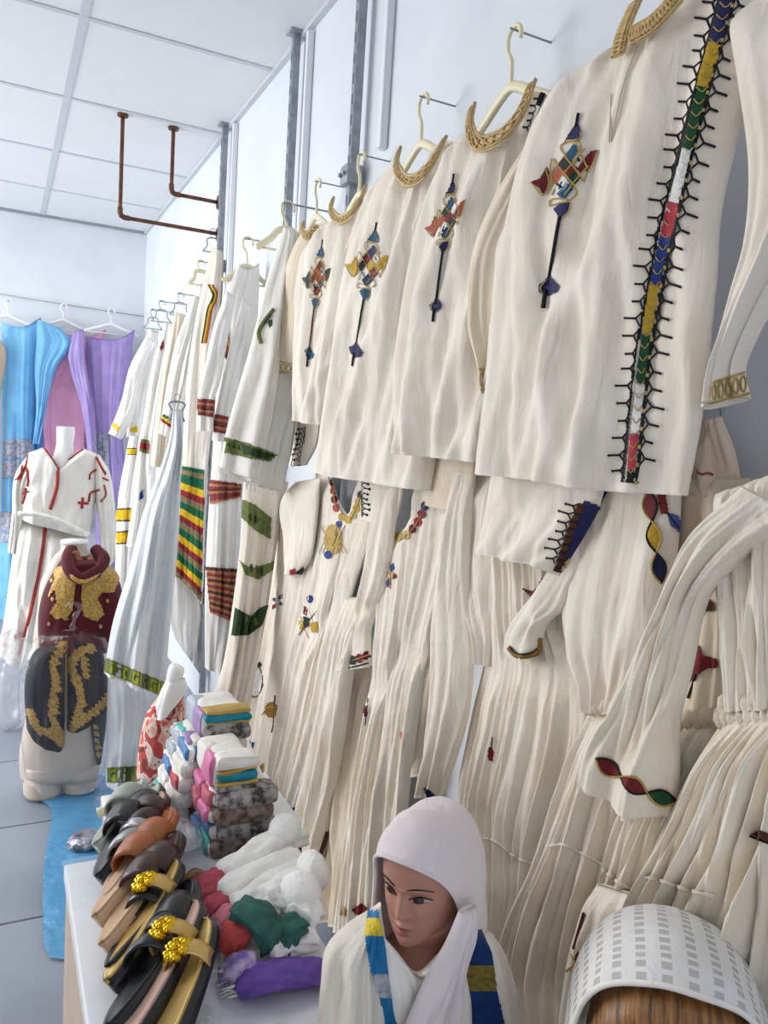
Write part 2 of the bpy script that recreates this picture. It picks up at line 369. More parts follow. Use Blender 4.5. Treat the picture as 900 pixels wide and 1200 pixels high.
# left wall with a window opening, wall behind with an added, unseen shopfront opening for fill
def holed(name, horizontal, lo, hi, o0, o1, z0, z1, pos, th):
    g = Geo()
    for a0, a1, b0, b1 in ((lo, o0, -0.1, ZC + 0.2), (o1, hi, -0.1, ZC + 0.2), (o0, o1, -0.1, z0), (o0, o1, z1, ZC + 0.2)):
        if b1 - b0 < 0.001: continue
        g.add(*(box(pos - th, pos, a0, a1, b0, b1) if horizontal else box(a0, a1, pos - th, pos, b0, b1)))
    o = g.build(name, mat('warm_beige_wall', (196, 172, 146), 0.8, 0.03, 3), smooth=False); o['kind'] = 'structure'
holed('wall_left', True, YN, YB + 0.15, 3.25, 5.95, 0.55, 2.65, XL_, 0.1)
holed('wall_behind', False, XL_, XW, -2.85, 0.45, 0.25, 2.55, YN, 0.1)
# floor with its tiles
v, f = box(XL_, XW, YN, YB, -0.1, -0.012); fl = mk('floor', v, f, JOINT, smooth=False); fl['kind'] = 'structure'
tv, tf = bevelbox(-0.297, 0.297, -0.297, 0.297, -0.012, 0.0, 0.002, 1)
base = None
for i in range(8):
    for j in range(16):
        cx, cy = XW - 0.3 - 0.6 * i, 0.9 - 0.6 * 5 + 0.6 * j
        if cx < XL_ or cy > YB or cy < YN: continue
        if base is None:
            base = mk('tile', np.array(tv), tf, FLOORM, fl, smooth=False)
            base.data.transform(Matrix.Translation(fl.location)); base.location = Vector((cx, cy, 0)) - fl.location
        else:
            o = base.copy(); COL.objects.link(o); o.parent = fl; o.location = Vector((cx, cy, 0)) - fl.location
# ceiling: slab, tiles, bars
v, f = box(XL_, XW, YN, YB, ZC + 0.02, ZC + 0.2); ce = mk('ceiling', v, f, CEILM, smooth=False); ce['kind'] = 'structure'
xs = [1.0 - 0.744 * i for i in range(7)]; ys = [3.226 + 0.81 * i for i in range(-7, 4)] + [YB]
ys[0] = YN; xs[-1] = XL_
tbase = None
for i in range(len(xs) - 1):
    for j in range(len(ys) - 1):
        cx, cy = (xs[i] + xs[i + 1]) / 2, (ys[j] + ys[j + 1]) / 2; sx, sy = xs[i] - xs[i + 1] - 0.02, ys[j + 1] - ys[j] - 0.02
        if tbase is None:
            vv, ff = bevelbox(-0.5, 0.5, -0.5, 0.5, -0.004, 0.02, 0.003, 1)
            tbase = mk('ceiling_panel', np.array(vv), ff, CEILM, ce, smooth=False); tbase.data.transform(Matrix.Translation(ce.location)); o = tbase
        else:
            o = tbase.copy(); COL.objects.link(o); o.parent = ce
        o.location = Vector((cx, cy, ZC)) - ce.location; o.scale = (sx, sy, 1)
for i, x in enumerate(xs[1:-1]): mk('ceiling_bar', *box(x - 0.016, x + 0.016, YN, YB, ZC - 0.008, ZC + 0.004), BARM, ce, smooth=False)
for y in ys[1:-1]: mk('ceiling_bar', *box(XL_, XW, y - 0.013, y + 0.013, ZC - 0.0085, ZC + 0.004), BARM, ce, smooth=False)
g = Geo(); g.add(*box(XW - 0.022, XW, YN, YB - 0.022, ZC - 0.022, ZC - 0.004)); o = g.build('trim_1', BARM, smooth=False); o['kind'] = 'structure'
g = Geo(); g.add(*box(XL_, XW, YB - 0.022, YB, ZC - 0.022, ZC - 0.004)); o = g.build('trim_2', mat('trim_grey', (150, 158, 166), 0.5), smooth=False); o['kind'] = 'structure'
# fixtures of the added fill lamps (outside this view)
for i, (x, y) in enumerate(FILL_LAMPS):
    t = thing('added_panel_lamp', 'added square white fill lamp in the suspended ceiling ' + ('farthest from the window', 'nearest the far wall', 'nearest the window')[i], 'lamp', (x, y, ZC - 0.03), 'added fill lamps of the suspended ceiling')
    g = Geo()
    for a in ((-0.3, 0.3, -0.3, -0.28), (-0.3, 0.3, 0.28, 0.3), (-0.3, -0.28, -0.28, 0.28), (0.28, 0.3, -0.28, 0.28)):
        g.add(*box(x + a[0], x + a[1], y + a[2], y + a[3], ZC - 0.03, ZC - 0.004))
    g.build('frame', WPLASTIC, t, smooth=False)
    mk('diffuser', *box(x - 0.28, x + 0.28, y - 0.28, y + 0.28, ZC - 0.02, ZC - 0.012), mat('fill_lamp_diffuser', (255, 250, 240), 0.5, emit=3.0), t, smooth=False)

# ------------------------------------------------------------------ steel uprights, conduits, rusty pipes
STEEL = mat('galvanised_steel', (158, 165, 172), 0.5, 0.12, 30, 0.1, 120, metal=0.2, spec=0.4)
RUST = mat('rusty_pipe', (122, 82, 62), 0.6, 0.25, 25, 0.3, 90, metal=0.3, rgb2=(88, 60, 50))
WTRUNK = mat('white_trunking', (232, 234, 238), 0.5, 0.01)
def upright(y, x, z0, label, cz):
    t = thing('steel_upright', label, 'steel post', (x, y, z0), 'steel uprights along the wall')
    w2 = 0.0145
    g = Geo(); g.add(*bevelbox(x - w2, x + w2, y - w2, y + w2, z0, ZC - 0.004, 0.004, 2)); g.build('post', STEEL, t)
    g = Geo()
    zz = z0 + 0.05
    while zz < ZC - 0.06: g.add(*box(x - w2 - 0.0012, x - w2 + 0.002, y - 0.004, y + 0.004, zz, zz + 0.03)); zz += 0.06
    o = g.build('slot_row', mat('slot_shadow', (104, 110, 118), 0.7), t, smooth=False); o['kind'] = 'stuff'
    mk('top_plate', *bevelbox(x - 0.032, x + 0.032, y - 0.032, y + 0.032, ZC - 0.012, ZC - 0.003, 0.002, 1), STEEL, t, smooth=False)
    mk('clamp', *bevelbox(x - 0.03, x + 0.025, y - 0.03, y + 0.03, cz - 0.03, cz + 0.03, 0.006, 2), STEEL, t)
    for s in (-1, 1):
        mk('clamp_bolt', *tube([(x - 0.028, y + s * 0.015, cz), (x - 0.04, y + s * 0.015, cz)], 0.007, 6), STEEL, t, smooth=False)
    return t
upright(3.91, 0.965, 0.0, 'grey steel upright beside the rusty pipe brackets', 2.3)
upright(2.89, 0.965, 0.0, 'grey steel upright between the striped dresses and the cross shirts', 2.12)
upright(2.285, 0.965, 0.0, 'grey steel upright rising behind the row of cross shirts', 2.30)
for y, z0, lb in ((3.80, 1.9, 'white cable trunking beside the upright near the rusty brackets'), (2.80, 2.15, 'white cable trunking ending above the cuffed sleeve'), (2.13, 2.34, 'white cable trunking ending above the hangers of the cross shirts')):
    t = thing('cable_trunking', lb, 'trunking', (XW - 0.01, y, z0), 'white cable trunkings on the wall')
    mk('channel', *bevelbox(XW - 0.02, XW - 0.0005, y - 0.014, y + 0.014, z0, ZC - 0.03, 0.003, 1), WTRUNK, t, smooth=False)
    mk('cover', *bevelbox(XW - 0.025, XW - 0.018, y - 0.0115, y + 0.0115, z0 + 0.002, ZC - 0.032, 0.002, 1), WTRUNK, t, smooth=False)
def pipe(x, y, z, label):
    t = thing('pipe_bracket', label, 'pipe', (x, y, z), 'rusty pipe brackets')
    path = [(x, y, ZC - 0.004), (x, y, z + 0.05), (x, y, z + 0.02), (x + 0.006, y, z + 0.006), (x + 0.02, y, z), (x + 0.05, y, z), (XW - 0.004, y, z)]
    pp = np.concatenate([resample(np.array(path[:2]), 6)[:-1], np.array(path[1:6]), resample(np.array(path[5:]), 6)[1:]])
    mk('pipe', *tube(pp, 0.0095, 10), RUST, t)
    mk('wall_flange', *tube([(XW - 0.012, y, z), (XW - 0.0005, y, z)], 0.034, 16), RUST, t, smooth=False)
    mk('ceiling_flange', *tube([(x, y, ZC - 0.016), (x, y, ZC - 0.005)], 0.026, 16), RUST, t, smooth=False)
    mk('elbow', *tube([(x, y, z + 0.045), (x, y, z + 0.02), (x + 0.006, y, z + 0.006), (x + 0.02, y, z), (x + 0.045, y, z)], 0.013, 10), RUST, t)
pipe(0.51, 4.08, 2.495, 'rusty pipe bracket reaching farther out, hanging lower from the ceiling')
pipe(0.754, 4.10, 2.657, 'rusty pipe bracket with the shorter arm, set higher by the wall')

# ------------------------------------------------------------------ hangers
def hanger(px, py, label, X=None, Y=None, m=PLASTIC, w=0.15, tilt=0.0, nail=True, hookh=0.1, sc=1.0, arm=True, group='plastic hangers on the right wall'):
    """px,py: top of the hook. Stands parallel to the wall (X given) or across it (Y given)."""
    p = P(px, py, X=X, Y=Y); t = thing('clothes_hanger', label, 'hanger', p - np.array([0, 0, hookh * sc + 0.08]), group)
    ex = np.array([0, -1.0, 0]) if X is not None else np.array([1.0, 0, 0])
    up = np.array([0, 0, 1.0])
    r = 0.022 * sc; c = p - up * r; pts = []
    for a in np.linspace(R_(-25), R_(195), 12): pts.append(c + r * (math.cos(a) * ex + math.sin(a) * up))
    pts = pts + [c - 0.9 * r * ex - up * 0.02 * sc, c - up * 0.045 * sc - ex * 0.004, c - up * hookh * sc]
    mk('hook', *tube(resample(np.array(pts), 34), (0.003 if m is STEEL else 0.0048) * sc, 8), m, t)
    b = c - up * hookh * sc
    L_ = [b - ex * w - up * 0.07, b - ex * w * 0.55 - up * 0.035, b - ex * 0.03 - up * 0.006, b + up * 0.004, b + ex * 0.03 - up * 0.006, b + ex * w * 0.55 - up * 0.035, b + ex * w - up * 0.07]
    mk('shoulder_bar', *tube(resample(np.array(L_), 40), 0.0028 if m is STEEL else 0.0085, 8, squash=1.3), m, t)
    mk('trouser_bar', *tube([b - ex * w * 0.9 - up * 0.068, b + ex * w * 0.9 - up * 0.068], 0.004, 6), m, t)
    if nail:
        q = p - up * 0.008; d = np.array([XW, q[1], q[2]]) if X is not None else np.array([q[0], YB, q[2]])
        nt_ = thing('wall_nail', 'steel nail holding the ' + label, 'nail', (float(d[0]), float(d[1]), float(d[2])), 'nails holding the hangers')
        mk('shank', *tube([d, q + (q - d) / max(np.linalg.norm(q - d), 1e-6) * 0.012], 0.0022, 6), STEEL, nt_)
    elif arm and Y is not None:
        q = p - up * 0.007; a_ = thing('wall_peg', 'steel wall peg holding the ' + label, 'peg', (XW, float(q[1]), float(q[2])), 'steel pegs carrying the far hangers')
        mk('rod', *tube([(XW, q[1], q[2]), q - ex * 0.012], 0.0035, 8), STEEL, a_); mk('tip', *tube([q - ex * 0.012, q - ex * 0.016], 0.006, 8), STEEL, a_)
    return t

# ================================================================== UPPER ROW: SHIRTS WITH EMBROIDERED CROSSES
def root_at(name, label, cat, px, py, X=None, Y=None, group=None): return thing(name, label, cat, P(px, py, X=X, Y=Y), group)
# the cross, drawn once; (x, y) on the first shirt, carried to the others by an affine map of tip / bulb / arms
def zc(p): return (590 + p[0] * 0.2167, 120 + p[1] * 0.2167)
CROSS_F = [([(385, 128), (400, 126), (415, 160), (410, 192), (338, 204), (355, 172)], 'top'),
    ([(378, 232), (402, 255), (368, 304), (336, 290)], 'c1'), ([(330, 298), (362, 322), (330, 368), (298, 336)], 'c2'),
    ([(362, 340), (398, 362), (352, 412), (328, 388)], 'c3'), ([(302, 352), (328, 380), (282, 430), (262, 405)], 'c4'),
    ([(385, 380), (410, 408), (376, 450), (352, 420)], 'c5'), ([(320, 405), (348, 438), (305, 484), (282, 458)], 'c6'),
    ([(340, 442), (368, 470), (325, 520), (298, 490)], 'c1'), ([(412, 276), (428, 300), (402, 342), (388, 318)], 'c6'),
    ([(436, 316), (452, 345), (420, 378), (408, 352)], 'c3'),
    ([(148, 432), (200, 412), (230, 356), (244, 380), (244, 440), (215, 495), (196, 455)], 'arm'),
    ([(506, 262), (470, 272), (446, 300), (440, 350), (458, 372), (486, 320)], 'arm'),
    ([(276, 576), (306, 552), (352, 548), (346, 592), (308, 622)], 'bot'),
    ([(245, 942), (268, 968), (294, 992), (280, 1020), (240, 1040), (202, 1022), (194, 990), (225, 968)], 'bulb')]
CROSS_L = [([(405, 58), (398, 95), (390, 132)], 0.005, 'k'), ([(304, 618), (285, 720), (266, 830), (247, 945), (242, 990)], 0.0062, 'staff'), ([(232, 1015), (224, 1042), (214, 1112)], 0.008, 'k'),
    ([(265, 305), (330, 385), (395, 470), (398, 500), (370, 518)], 0.0026, 'g'), ([(330, 290), (390, 360), (440, 430)], 0.0026, 'g'), ([(400, 240), (430, 300), (456, 360)], 0.0026, 'g'),
    ([(440, 250), (360, 345), (300, 420), (262, 500)], 0.0026, 'g'), ([(460, 340), (390, 420), (330, 500)], 0.0026, 'g'), ([(330, 290), (290, 340), (246, 400)], 0.0026, 'g'),
    ([(350, 210), (312, 230), (312, 262), (345, 292)], 0.0026, 'g'), ([(345, 212), (410, 215), (420, 240), (390, 330)], 0.0026, 'g'), ([(262, 305), (252, 360), (262, 430), (230, 490)], 0.0026, 'g'),
    ([(250, 560), (252, 530), (290, 520), (340, 525), (366, 545), (352, 590), (318, 624)], 0.0026, 'g'), ([(250, 560), (300, 545), (360, 530), (398, 490)], 0.0024, 'g'),
    ([(148, 432), (215, 498), (246, 440), (228, 354)], 0.0024, 'g'), ([(506, 262), (488, 322), (458, 374), (436, 428)], 0.0024, 'g'), ([(338, 206), (412, 196), (416, 158)], 0.0024, 'g'),
    ([(290, 440), (318, 462)], 0.004, 'k'), ([(318, 430), (300, 470)], 0.004, 'k'), ([(400, 300), (412, 318)], 0.004, 'k'), ([(232, 962), (200, 1000), (212, 1036)], 0.0024, 'g')]
SRC = np.array([zc((405, 58)), zc((238, 1040)), zc((148, 432)), zc((506, 262))])
def cross(host, root, dst, col, sc=1.0):
    A = np.c_[SRC, np.ones(4)]; Mx, *_ = np.linalg.lstsq(A, np.array(dst, float), rcond=None)
    tr = lambda p: tuple(np.r_[zc(p), 1] @ Mx)
    grow = lambda q, c: [tuple(np.mean(q, 0) + (np.array(p) - np.mean(q, 0)) * {'arm': 1.15, 'top': 1.2, 'bot': 1.2, 'bulb': 1.15}.get(c, 1.3)) for p in q]
    it = [('f', [tr(p) for p in grow(q, c)], col[c]) for q, c in CROSS_F] + [('l', [tr(p) for p in q], max(w_ * sc, 0.0022), {'g': GOLDTHREAD, 'k': BLACK}.get(c) or col[c], 0.001) for q, w_, c in CROSS_L]
    return decal('cross_embroidery', host, it, root)
ca = dict(top=DKBLUE, c1=TEAL, c2=DKGREEN, c3=RED, c4=ORANGE, c5=GREEN, c6=WTHREAD, arm=RED, bot=DKBLUE, bulb=DKBLUE, staff=BLACK)
cb = dict(top=DKBLUE, c1=TEAL, c2=DKGREEN, c3=RED, c4=ORANGE, c5=DKGREEN, c6=WTHREAD, arm=ORANGE, bot=DKBLUE, bulb=DKBLUE, staff=BLACK)
cc = dict(top=TEAL, c1=DKBLUE, c2=RED, c3=YELLOW, c4=DKGREEN, c5=RED, c6=WTHREAD, arm=YELLOW, bot=TEAL, bulb=DKBLUE, staff=DKGREEN)
ce_ = dict(top=TEAL, c1=RED, c2=ORANGE, c3=ORANGE, c4=RED, c5=TEAL, c6=WTHREAD, arm=DKGREEN, bot=TEAL, bulb=TEAL, staff=BROWN)
def collar(root, pts, w=0.03, th=0.004, name='collar'):
    """Standing collar band: pts (px, py, X) along its lower edge; the band rises from it."""
    p = resample(np.array([P(a, b, X=x) for a, b, x in pts]), 40); g = Geo()
    t = np.gradient(p, axis=0); t /= np.linalg.norm(t, axis=1)[:, None]
    nrm = np.array([-1.0, 0, 0.0]); u = np.cross(t, nrm); u /= np.maximum(np.linalg.norm(u, axis=1), 1e-6)[:, None]
    u = np.where(u[:, 2:3] < 0, -u, u) if False else u
    c = p.mean(0); sgn = np.sign(((c - p) * u).sum(1)); sgn[sgn == 0] = 1; sgn = np.sign(np.median(sgn)); u = u * sgn
    V = []; n = 8
    for a in np.linspace(0, 2 * np.pi, n, endpoint=False): V.append(p + u * (w / 2 * math.cos(a)) + nrm * (th * math.sin(a)) + nrm * 0.004)
    V = np.stack(V, 1).reshape(-1, 3); m = len(p)
    F = [(i * n + j, i * n + (j + 1) % n, (i + 1) * n + (j + 1) % n, (i + 1) * n + j) for i in range(m - 1) for j in range(n)] + [tuple(range(n)), tuple((m - 1) * n + j for j in range(n))]
    o = mk(name, V, F, PALEGOLD, root); 
    g = Geo(); ph = np.linspace(0, 2 * np.pi * max(3, int(w and 7)), 140); q = resample(p, 140); uu = resample(u, 140)
    for s in (1, -1): g.add(*tube(q + uu * (np.sin(ph) * s * w * 0.32)[:, None] + nrm * (th + 0.006), 0.0022, 5))
    g.add(*tube(q + uu * w * 0.42 + nrm * (th + 0.004), 0.002, 5)); g.add(*tube(q - uu * w * 0.42 + nrm * (th + 0.004), 0.002, 5))
    g.build('gold_braid', mat('old_gold_thread', (206, 176, 120), 0.6, 0.15, 120), o)
    return o
def lace_side(cl, side, w, step, m=BLACK, wd=0.0027):
    """forked picot stitches along a centre line (pixels on the cloth)"""
    c = resample(np.array(cl, float), 200); d = np.r_[0, np.cumsum(np.linalg.norm(np.diff(c, axis=0), axis=1))]; it = []
    n = int(d[-1] / step)
    for i in range(n):
        k = np.interp((i + 0.5) * step, d, np.arange(200)); k = int(k); t = c[min(k + 2, 199)] - c[max(k - 2, 0)]; t = t / np.linalg.norm(t)
        nn = np.array([-t[1], t[0]]) * side; ww = w * (0.8 + 0.2 * math.sin(i * 1.7)); b = c[k]
        j = b + nn * ww * 0.35
        it.append(('l', [b - t * step * 0.45, j], wd, m)); it.append(('l', [b + t * step * 0.45, j], wd, m)); it.append(('l', [j, b + nn * ww + t * 1.5], wd * 1.2, m))
        e = b + nn * ww + t * 1.5; s_ = 2.0
        it.append(('f', [e + (s_, 0), e + (0, s_), e - (s_, 0), e - (0, s_)], m))
    return it
def seg_line(cl, cuts, w0, w1, shift=0.0):
    c = resample(np.array(cl, float), 300); out = []
    t = np.gradient(c, axis=0); t /= np.linalg.norm(t, axis=1)[:, None]; nn = np.stack([-t[:, 1], t[:, 0]], 1)
    for a, b, m in cuts:
        i0, i1 = int(a * 299), int(b * 299); ks = np.linspace(i0, i1, 5).astype(int)
        wd = lambda k: (w0 + (w1 - w0) * k / 299) / 2
        out.append(('f', [c[k] + nn[k] * (wd(k) + shift) for k in ks] + [c[k] + nn[k] * (-wd(k) + shift) for k in ks[::-1]], m))
    return out
def cuffs(root, host, tl, tr, bl, br, nm='cuff_embroidery'):
    tl, tr, bl, br = map(np.array, (tl, tr, bl, br)); it = []
    for f_ in (0.08, 0.92): it.append(('l', [tl + (bl - tl) * f_, tr + (br - tr) * f_], 0.0035, GOLDTHREAD))
    n = 5
    for i in range(n):
        a = (i + 0.5) / n; c = (tl * (1 - a) + tr * a) * 0.5 + (bl * (1 - a) + br * a) * 0.5; r = max(np.linalg.norm(tr - tl) / n * 0.42, 1.2); h_ = np.linalg.norm(bl - tl) * 0.3
        it.append(('l', [c + (r * math.cos(x), h_ * math.sin(x)) for x in np.linspace(0, 6.28, 9)], 0.003, GOLDTHREAD))
    return decal(nm, host, it, root)
SG = 'white shirts with embroidered crosses on the right wall'
# --- shirt 1, nearest the camera end of the rail, with the full-length lace band
s1 = root_at('cross_shirt', 'white cotton shirt with dark blue cross and a full-length black lace band', 'shirt', 690, 570, X=0.84, group=SG)
b1 = sheet('body', [(652, 100), (618, 170), (600, 235), (588, 310), (576, 420), (566, 500), (560, 556)], [(905, -10), (885, 80), (868, 150), (846, 250), (840, 333), (824, 483), (806, 581)], CREAM, s1,
    X=(0.80, 0.86), T=[(652, 100), (690, 80), (722, 58), (742, 52), (764, 40), (784, 20), (804, -8), (850, -20), (905, -10)], B=[(560, 556), (640, 563), (720, 575), (806, 581)], th=0.022, k=3.2, amp=0.026, cr=0.012, seed=4, env=0.5, ns=110, nt=110, lean=0.9)
sl = sheet('sleeve', [(850, 0), (872, 110), (884, 200), (880, 283), (862, 350), (838, 437), (828, 480)], [(1000, 0), (1000, 110), (985, 200), (935, 310), (903, 365), (874, 430), (880, 467)], CREAM, s1, X=(0.845, 0.86), th=0.03, k=2, amp=0.012, seed=8)
cuffs(s1, sl, (836, 446), (872, 434), (829, 476), (879, 463))
sl2 = sheet('sleeve', [(622, 160), (578, 235), (553, 300), (549, 380), (560, 430), (563, 462)], [(640, 190), (606, 280), (595, 360), (590, 420), (588, 462)], CREAM2, s1, X=(0.815, 0.85), th=0.012, k=1.5, amp=0.01, seed=9)
cuffs(s1, sl2, (561, 430), (588, 430), (563, 459), (588, 459))
cross(b1, s1, SRC, ca)
LB = [(853, -4), (838, 50), (825, 95), (805, 180), (784, 260), (768, 330), (756, 400), (748, 470), (741, 530), (738, 566)]
cuts = [(0, .1, DKBLUE), (.1, .19, YELLOW), (.19, .32, GREEN), (.32, .43, WTHREAD), (.43, .50, CRIMSON), (.50, .60, BLUEM), (.60, .70, YELLOW), (.70, .80, GREEN), (.80, .90, WTHREAD), (.90, .975, CRIMSON), (.975, 1, BLACK)]
it = seg_line(LB, cuts, 17, 9) + seg_line(LB, [(0, 1, BLACK)], 3.4, 2.6, 9.5) + seg_line(LB, [(0.0, 1, BLACK)], 4.2, 4.2, -7.5)
cl = resample(np.array(LB, float), 56)
for i in range(0, 56): 
    a = cl[i]; it.append(('f', [a + (6.0, -2.2), a + (9.4, -2.2), a + (9.0, 2.2), a + (5.6, 2.2)], GOLDTHREAD if i % 2 else BLACK, 0.001))
for i in range(2, 118, 3):
    a = resample(np.array(LB, float), 120)[i]; wv = 7 - 3 * i / 120
    it.append(('l', [a + (-wv, -3), a + (0, 3), a + (wv, -3)], 0.0016, WTHREAD if 0.3 < i / 120 < .45 else GOLDTHREAD, 0.001))
LBl = [(x - 11 + 4 * i / 9, y) for i, (x, y) in enumerate(LB)]; LBr = [(x + 10 - 1 * i / 9, y) for i, (x, y) in enumerate(LB)]
it += lace_side(LBl, 1, 20, 20) + lace_side(LBr, -1, 21, 21)
decal('lace_band', b1, it, s1)
collar(s1, [(728, 66, .79), (734, 40, .795), (748, 6, .82)], 0.028); collar(s1, [(744, 44, .79), (770, 28, .792), (800, -4, .80)], 0.026)
decal('front_placket', b1, [('l', [(716, 110), (715, 140), (714, 167)], 0.002, mat('seam', (196, 184, 164), 0.9)), ('l', [(748, 52), (732, 95), (716, 165)], 0.0022, mat('seam', (0, 0, 0)))], s1)
# sleeve end hanging out below the first shirt's hem, with blue lace cuff
sl3 = sheet('lower_sleeve', [(578, 555), (572, 600), (562, 647)], [(712, 560), (700, 600), (655, 675)], CREAM, s1, X=(0.86, 0.865), B=[(562, 647), (600, 655), (640, 664), (655, 675)], th=0.018, k=2.4, amp=0.012, seed=12)
cuffL = [(688, 588), (672, 620), (655, 668)]
decal('lace_cuff', sl3, seg_line([(694, 590), (682, 622), (662, 664)], [(0, 1, DKBLUE)], 20, 12) + seg_line([(682, 590), (668, 624), (653, 670)], [(0, 1, BROWN)], 9, 9) + lace_side([(678, 590), (662, 625), (648, 668)], 1, 17, 11)
    + [('l', [(664, 668), (668, 655), (662, 660)], 0.004, GOLDTHREAD)] + [('f', [a + (-4, -2), a + (4, -1), a + (3, 2), a + (-5, 1)], BLACK, 0.001) for a in resample(np.array([(682, 594), (668, 624), (655, 666)], float), 9)], s1)
hanger(800, -70, 'cream plastic hanger carrying the shirt with the lace band', X=0.93)
# --- shirt 2
s2 = root_at('cross_shirt', 'white cotton shirt with blue and orange cross, next to the lace-band shirt', 'shirt', 520, 540, X=0.85, group=SG)
b2 = sheet('body', [(524, 182), (503, 235), (487, 285), (473, 358), (463, 448), (463, 531)], [(662, 120), (655, 250), (645, 350), (630, 450), (600, 546)], CREAM, s2, X=(0.805, 0.875),
    T=[(524, 182), (552, 158), (572, 172), (590, 165), (612, 142), (624, 110), (662, 120)], B=[(463, 531), (510, 536), (560, 541), (600, 546)], th=0.018, k=3, amp=0.026, cr=0.012, seed=21, env=0.5, ns=90, nt=80, lean=0.8)
sheet('back_panel', [(497, 505), (498, 560), (498, 592)], [(560, 505), (558, 560), (551, 603)], CREAM2, s2, X=(0.885, 0.89), th=0.006, k=1, amp=0.004, seed=22, nt=24, ns=30)
sl = sheet('sleeve', [(526, 185), (488, 262), (458, 350), (446, 430), (450, 488)], [(540, 200), (505, 290), (482, 370), (470, 440), (464, 490)], CREAM, s2, X=(0.835, 0.85), th=0.012, k=1.5, amp=0.01, seed=23)
cuffs(s2, sl, (447, 462), (467, 465), (450, 486), (464, 488))
cross(b2, s2, [(534, 206), (511, 366), (497, 266), (543, 233)], cb, 0.85)
collar(s2, [(556, 128, .83), (553, 150, .80), (562, 168, .795), (590, 160, .80), (614, 132, .815), (626, 100, .85)], 0.032)
decal('shoulder_lace', b2, seg_line([(640, 100), (630, 125), (616, 160)], [(0, .4, BLACK), (.4, 1, WTHREAD)], 7, 3) + lace_side([(634, 112), (618, 155)], 1, 7, 9), s2)
hanger(604, 30, 'cream plastic hanger with tall hook beside the lace-band shirt', X=0.91)
# --- shirt 3
s3 = root_at('cross_shirt', 'white cotton shirt with yellow-armed cross on a green staff', 'shirt', 420, 560, X=0.85, group=SG)
b3 = sheet('body', [(436, 220), (416, 270), (402, 330), (389, 420), (380, 480), (368, 553)], [(560, 190), (550, 300), (530, 420), (505, 575)], CREAM, s3, X=(0.805, 0.875),
    T=[(436, 220), (466, 192), (478, 212), (492, 212), (508, 192), (524, 165), (560, 190)], B=[(368, 553), (420, 562), (465, 570), (505, 576)], th=0.018, k=3, amp=0.026, cr=0.012, seed=31, env=0.5, ns=90, nt=80, lean=0.8)
sl = sheet('sleeve', [(440, 218), (406, 290), (386, 345), (371, 385), (368, 430), (374, 464)], [(446, 240), (420, 310), (404, 380), (394, 430), (386, 466)], CREAM2, s3, X=(0.835, 0.85), th=0.012, k=1.3, amp=0.008, seed=33)
bp = sheet('back_panel', [(423, 545), (424, 580), (423, 607)], [(478, 545), (470, 590), (461, 621)], CREAM, s3, X=(0.885, 0.89), th=0.006, k=1, amp=0.004, seed=34, nt=24, ns=30)
decal('side_lace', bp, lace_side([(424, 563), (424, 606)], -1, 9, 6, wd=0.003) + [('l', [(424, 562), (424, 606)], 0.003, DKGREEN)], s3)
cross(b3, s3, [(441, 266), (416, 420), (404, 307), (455, 296)], cc, 0.8)
collar(s3, [(470, 178, .83), (467, 196, .80), (478, 212, .795), (496, 206, .80), (512, 186, .815), (523, 165, .85)], 0.03)
hanger(497, 110, 'cream plastic hanger with leaning hook above the green-staff cross shirt', X=0.91)
# --- shirt 4
s4 = root_at('cross_shirt', 'white cotton shirt with small red and teal cross on a thin staff', 'shirt', 375, 498, X=0.85, group=SG)
b4 = sheet('body', [(366, 283), (352, 310), (348, 383), (346, 450), (345, 493)], [(456, 262), (442, 350), (428, 430), (410, 502)], CREAM, s4, X=(0.805, 0.875),
    T=[(366, 283), (392, 258), (402, 264), (414, 258), (428, 242), (456, 262)], B=[(345, 493), (378, 498), (410, 502)], th=0.016, k=2.4, amp=0.024, cr=0.01, seed=41, env=0.5, ns=70, nt=60, lean=0.8)
cross(b4, s4, [(376, 286), (361, 422), (355, 323), (388, 311)], ce_, 0.75)
bp = sheet('lower_front', [(334, 480), (333, 515), (330, 548)], [(378, 480), (372, 520), (360, 545)], CREAM, s4, X=(0.885, 0.89), th=0.008, k=1, amp=0.005, seed=44, nt=24, ns=30)
decal('side_lace', bp, lace_side([(357, 500), (353, 520), (349, 545)], 1, 8, 6, wd=0.003) + [('l', [(358, 500), (354, 522), (350, 546)], 0.003, BLACK)], s4)
collar(s4, [(392, 236, .83), (390, 248, .80), (400, 258, .795), (414, 250, .80), (424, 236, .815), (430, 222, .85)], 0.03)
hanger(424, 178, 'cream plastic hanger in front of the steel upright', X=0.91)
# --- shirt 5: mostly the sleeve with gold cuff
s5 = root_at('cuffed_shirt', 'cream shirt with gold embroidered cuff beside the thin-staff cross shirt', 'shirt', 333, 440, X=0.85, group=SG)
b5 = sheet('body', [(356, 272), (350, 320), (347, 400), (345, 470)], [(410, 262), (405, 340), (395, 420), (385, 480)], CREAM2, s5, X=(0.835, 0.89), T=[(356, 272), (366, 266), (380, 262), (410, 262)], th=0.012, k=2, amp=0.01, seed=51)
sl = sheet('sleeve', [(356, 268), (336, 320), (324, 380), (316, 436)], [(372, 272), (358, 330), (352, 400), (347, 440)], CREAM2, s5, X=(0.81, 0.83), th=0.015, k=1.3, amp=0.008, seed=52)
cuffs(s5, sl, (318, 421), (347, 426), (316, 435), (347, 439))
collar(s5, [(357, 262, .83), (356, 272, .82), (364, 276, .815), (374, 266, .83)], 0.024)
hanger(373, 210, 'cream plastic hanger above the cream shirt with gold cuff', X=0.91)
decal('side_lace', bp, [('l', [(352, 505), (345, 530), (340, 548)], 0.004, BLACK), ('l', [(358, 500), (356, 520)], 0.003, BLACK)], s4)

